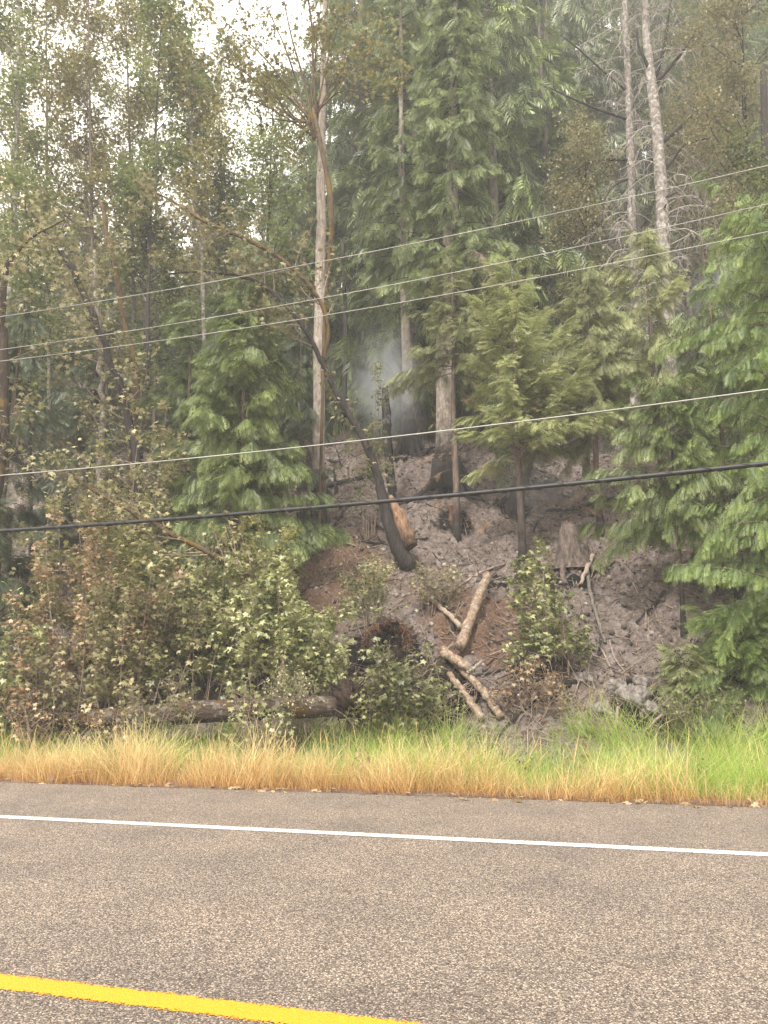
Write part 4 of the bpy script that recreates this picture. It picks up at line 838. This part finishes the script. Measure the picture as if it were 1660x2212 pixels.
shrub('pale green maple shrub left of centre above the long dark log', 430, 1500, 1180, 150, 'shrub_green', 16, 2600, .125, Y=15.2)
shrub('large pale leaved maple shrub in the middle of the thicket', 560, 1500, 1190, 140, 'shrub_green', 16, 2700, .13, Y=15.6)
shrub('fresher green maple shrub at the right end of the thicket', 690, 1480, 1270, 110, 'shrub_green', 12, 1900, .125, Y=15.2)
shrub('thin grey green willow like bush in front of the log end', 645, 1550, 1400, 60, 'shrub_green', 9, 1200, .055, Y=14.0, tm=LEAF)
shrub('cream leaved shrub right of the full cedar foot', 540, 1290, 1085, 120, 'shrub_yellow', 12, 1900, .11, Y=17)
shrub('rounded grey leaved shrub below the leaning maple base', 800, 1330, 1190, 65, 'shrub_green', 9, 1000, .085, Y=16.6)
shrub('leafy olive shrub in front of the hollow rotten stump', 880, 1560, 1395, 95, 'shrub_green', 12, 1300, .11, Y=14.2)
shrub('small yellowish shrub between root mass and crossed logs', 830, 1570, 1470, 80, 'shrub_yellow', 10, 1100, .09, Y=13.9)
shrub('tall sapling with limp whitish leaves left of the charred stump', 1150, 1500, 1120, 42, 'shrub_green', 6, 620, .13, Y=15.6, t0=.3, sub=2, sc=.06)
shrub('lower sapling with limp pale leaves right of the taller one', 1210, 1540, 1300, 62, 'shrub_green', 8, 700, .12, Y=14.8, t0=.45, sub=2, sc=.06)
shrub('small wilted shrub above the root tangle', 1130, 1530, 1330, 40, 'shrub_green', 5, 400, .11, Y=14.9, sub=2, sc=.06)
shrub('dry rusty leaved sprigs at the grass edge right of the crossed logs', 1150, 1560, 1440, 90, 'shrub_brown', 9, 500, .09, Y=14.1)
shrub('small leaved sprigs clinging to the stems beside the smoke', 800, 960, 760, 45, 'alder_green', 7, 800, .10, Y=21)
shrub('little olive shrub around the leaning maple base', 930, 1270, 1200, 70, 'maple_olive', 7, 420, .09, Y=17.6)
shrub('dull green shrub filling the left of the thicket foot', 120, 1540, 1400, 120, 'maple_olive', 10, 900, .11, Y=14.9)
shrub('grey green bush at the foot of full cedar left of brown soil', 470, 1300, 1180, 130, 'maple_olive', 12, 1600, .10, Y=16.3)
shrub('low dark leaved bush hugging the rock foot at right', 1500, 1570, 1500, 120, 'alder_green', 10, 900, .08, Y=13.6, tm=LEAF)

# ------------------------------------------------------------------ verge grass
def grass(n, s0, s1, hmin, hmax, mat, name, label, dens=None, tb=0, lean=.25, wd=1.0, tmul=1.0):
    X = -13+26*R.rand(n); s_ = s0+(s1-s0)*R.rand(n); Y = s_+E0+E1*X
    k = np.ones(n, bool) if dens is None else R.rand(n) < dens(X, s_)
    X, s_, Y = X[k], s_[k], Y[k]; n = len(X); p = np.stack([X, Y, terr(X, Y)-.02], 1); g = Geo()
    cl = fbm(X*1.7, Y*1.7, 31, 3); h = (hmin+(hmax-hmin)*R.rand(n))*(-.15+2.3*cl)*np.clip(.45+s_/.5, 0, 1)*.90
    la = 6.28*vn(X*.8, Y*.8, 40)*2
    d = np.stack([np.cos(la)*lean*.7, np.sin(la)*lean*.4, np.ones(n)], 1)+R.randn(n, 3)*[lean, lean, .02]
    nr_ = R.randn(n, 3)*[1, .8, .1]+np.array([.1, -.35, 0])
    part = R.randint(0, 3, n)
    for q_, bend in enumerate((.3, .8, 1.3)):
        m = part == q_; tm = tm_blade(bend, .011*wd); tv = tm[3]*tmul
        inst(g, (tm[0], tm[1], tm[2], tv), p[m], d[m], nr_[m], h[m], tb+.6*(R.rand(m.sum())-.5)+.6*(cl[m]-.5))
    return tag(obj(name, g, M[mat]), label, kind='stuff')
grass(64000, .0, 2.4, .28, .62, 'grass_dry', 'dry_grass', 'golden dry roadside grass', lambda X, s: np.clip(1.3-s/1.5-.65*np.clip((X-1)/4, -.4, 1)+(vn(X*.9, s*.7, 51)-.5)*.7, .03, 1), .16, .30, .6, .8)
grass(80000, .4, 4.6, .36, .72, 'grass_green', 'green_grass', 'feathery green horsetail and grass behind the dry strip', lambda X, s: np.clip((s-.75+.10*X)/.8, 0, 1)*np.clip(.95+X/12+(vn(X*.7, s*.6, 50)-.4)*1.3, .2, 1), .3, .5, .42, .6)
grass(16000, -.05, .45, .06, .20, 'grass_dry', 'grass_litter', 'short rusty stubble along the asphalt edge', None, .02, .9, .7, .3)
g = Geo()
for i in range(150):
    X = -9+17*R.rand(); s_ = .5+3.2*R.rand(); p0 = onG(X, s_+E0+E1*X); pp = limb_path(p0, [R.randn()*.25, R.randn()*.1, 1], .55+.35*R.rand(), 7, .09, -.05); tube(g, pp, [.0015, .0015, .0015, .0015, .004, .0045, .0015], 4, .75, cap=False)
tag(obj('grass_seed_stalks', g, M['grass_dry']), 'pale seed stalks standing above the verge grass', kind='stuff')
for i in range(22):
    A3 = -7+15*R.rand(); q_ = road_pt(A3, .5+3.2*R.rand()); c0 = onG(q_[0], q_[1], -.02); gw, gl, L = Geo(), Geo(), Lf(); h_ = .25+.35*R.rand()
    for k in range(5):
        pp = limb_path(c0, [R.randn()*.4, R.randn()*.3, 1], h_*(.7+.5*R.rand()), 5, .15, 0); tube(gw, pp, np.linspace(.005, .002, 5), 3, cap=False); leaves_along(L, pp, 9, .035, .2)
    t = thing('weed_plant', 'small leafy weed poking out of the verge grass', 'weed', c0, 'leafy weeds in the verge grass'); obj('stem', gw, M['grass_green'], t, c0); L.flush(gl, LEAF, .075); obj('foliage', gl, M['alder_green' if i % 3 else 'shrub_brown'], t, c0)
# leaves fallen at the road edge
n_ = 130; A2 = -7+14*R.rand(n_); S2 = -.28+.4*R.rand(n_)**.6; p = np.array([road_pt(a, s, .012+.01*R.rand()) for a, s in zip(A2, S2)]); p[:, 2] += np.maximum(0, terr(p[:, 0], p[:, 1]))
d = rdir(n_)*[1, 1, .15]; nn = np.array([0, 0, 1.0])+R.randn(n_, 3)*.25; g = Geo(); inst(g, MAPLE, p, d, nn, .05+.09*R.rand(n_), R.rand(n_)*.8)
tag(obj('leaf_litter', g, M['shrub_brown']), 'dropped maple leaves along the asphalt edge', kind='stuff')

# ------------------------------------------------------------------ overhead wires
def wire(name, label, pts, r_, mat, group=None, twist=False, YL=14.5, YR=10.5):
    a, m_, b = [np.array(q_, float) for q_ in pts]
    t = np.linspace(-1.5, 2.5, 161); x = t*1660.0
    cf = np.polyfit([a[0], m_[0], b[0]], [a[1], m_[1], b[1]], 2)
    X3 = [P(x_, y_, y__) for x_, y_, y__ in ((0, a[1], YL), (830, m_[1], None), (1660, b[1], YR)) if y__]
    pl, pr = X3; tt = np.linspace(-2.2, 2.2, 221); base = pl+(pr-pl)*tt[:, None]
    tm_ = (P(830, m_[1], 1)-[0, 0, CH]); 
    # height of the mid photo point above the chord gives the sag
    for q_ in np.linspace(0, 1, 400):
        c = pl+(pr-pl)*q_
        if c[0]/c[1] >= tm_[0]/tm_[1]: break
    zs = CH+tm_[2]/tm_[1]*c[1]; sag = zs-c[2]; k = sag/(q_*(1-q_))
    base[:, 2] += k*tt*(1-tt)
    cc = base[110].copy(); g = Geo(); tube(g, base, r_, 6, rough=0); t_ = thing(name, label, 'cable', cc, group); obj('strand', g, mat, t_, cc)
    if twist:
        g = Geo(); tl = np.linspace(-.6, 1.6, 2600); bb = pl+(pr-pl)*tl[:, None]; bb[:, 2] += k*tl*(1-tl); an = tl*2*math.pi*26
        bb += np.stack([0*an, np.cos(an)*r_*.95, np.sin(an)*r_*.95], 1); tube(g, bb, r_*.28, 4, rough=0); obj('lashing_wire', g, M['steel'], t_, cc)
M['alu'] = plain('alu_wire', (.38, .37, .35), .6, .2); M['rubber'] = plain('black_sheath', (.012, .012, .013), .5); M['steel'] = plain('steel_wire', (.03, .03, .03), .5, .5)
wire('power_line', 'topmost thin pale wire crossing above the others', ((0, 684), (830, 538), (1660, 357)), .006, M['alu'])
wire('power_line', 'second thin pale wire from the top', ((0, 755), (830, 617.5), (1660, 440)), .006, M['alu'])
wire('power_line', 'third thin pale wire just under the second one', ((0, 780), (830, 659), (1660, 500)), .006, M['alu'])
wire('power_line', 'lone pale wire running well below the upper three', ((0, 1027), (830, 945), (1660, 841)), .010, M['alu'])
wire('telephone_cable', 'thick black twisted cable, the lowest line across the slope', ((0, 1147), (830, 1083), (1660, 1001)), .037, M['rubber'], twist=True)

# ------------------------------------------------------------------ smoke and haze
def smoke(label, c, r3, dens, seed, name='smoke_plume', col=(.90, .95, 1)):
    g = Geo(); V, Q = lumpy(np.array(c), r3, 16, .3, seed); g.add(V, None, Q); m, n, o = newmat('smoke'); tc = N(n, 'ShaderNodeTexCoord')
    x = noise(n, .9, 6, .65, tc.outputs['Object']); x.inputs['Distortion'].default_value = 1.2; r_ = ramp(n, x.outputs['Fac'], [(.36, (0, 0, 0)), (.72, (1, 1, 1))])
    mp = N(n, 'ShaderNodeMapping'); mp.inputs['Scale'].default_value = tuple(1/(v*.8) for v in r3); n.links.new(tc.outputs['Object'], mp.inputs[0])
    gr = N(n, 'ShaderNodeTexGradient', gradient_type='SPHERICAL'); n.links.new(mp.outputs[0], gr.inputs[0])
    mu = N(n, 'ShaderNodeMath', operation='MULTIPLY'); pw_ = N(n, 'ShaderNodeMath', operation='POWER'); n.links.new(gr.outputs['Fac'], pw_.inputs[0]); pw_.inputs[1].default_value = 1.8; n.links.new(r_.outputs[0], mu.inputs[0]); n.links.new(pw_.outputs[0], mu.inputs[1])
    m2 = N(n, 'ShaderNodeMath', operation='MULTIPLY'); n.links.new(mu.outputs[0], m2.inputs[0]); m2.inputs[1].default_value = dens
    v = N(n, 'ShaderNodeVolumePrincipled'); v.inputs['Color'].default_value = (*col, 1); n.links.new(m2.outputs[0], v.inputs['Density']); n.links.new(v.outputs[0], o.inputs['Volume'])
    return tag(obj(name, g, m, None, c), label, 'smoke', kind='stuff')
smoke('white smoke rising behind the broken charred snag', P(835, 825, 24.6), (2.0, 1.2, 3.4), 4.6, 3)
smoke('blue grey smoke drifting among the thin stems at right', P(1560, 600, 26), (3.2, 1.5, 5.5), 2.2, 5)
smoke('thin smoke over the leaning trunk hollow', P(1165, 1040, 20), (2.0, 1.0, 1.9), 1.0, 6)
g = Geo(); x0, x1, y0, y1, z0, z1 = -262, 262, -262, 285, -3, 80
V = [[x0, y0, z0], [x1, y0, z0], [x1, y1, z0], [x0, y1, z0], [x0, y0, z1], [x1, y0, z1], [x1, y1, z1], [x0, y1, z1]]
g.add(V, None, [[0, 3, 2, 1], [4, 5, 6, 7], [0, 1, 5, 4], [1, 2, 6, 5], [2, 3, 7, 6], [3, 0, 4, 7]])
m, n, o = newmat('haze_air'); v = N(n, 'ShaderNodeVolumePrincipled'); v.inputs['Color'].default_value = (.91, .93, .97, 1); v.inputs['Density'].default_value = .0021; n.links.new(v.outputs[0], o.inputs['Volume'])
tag(obj('haze', g, m, smooth=False), 'thin smoky haze filling the air', 'haze', kind='stuff')
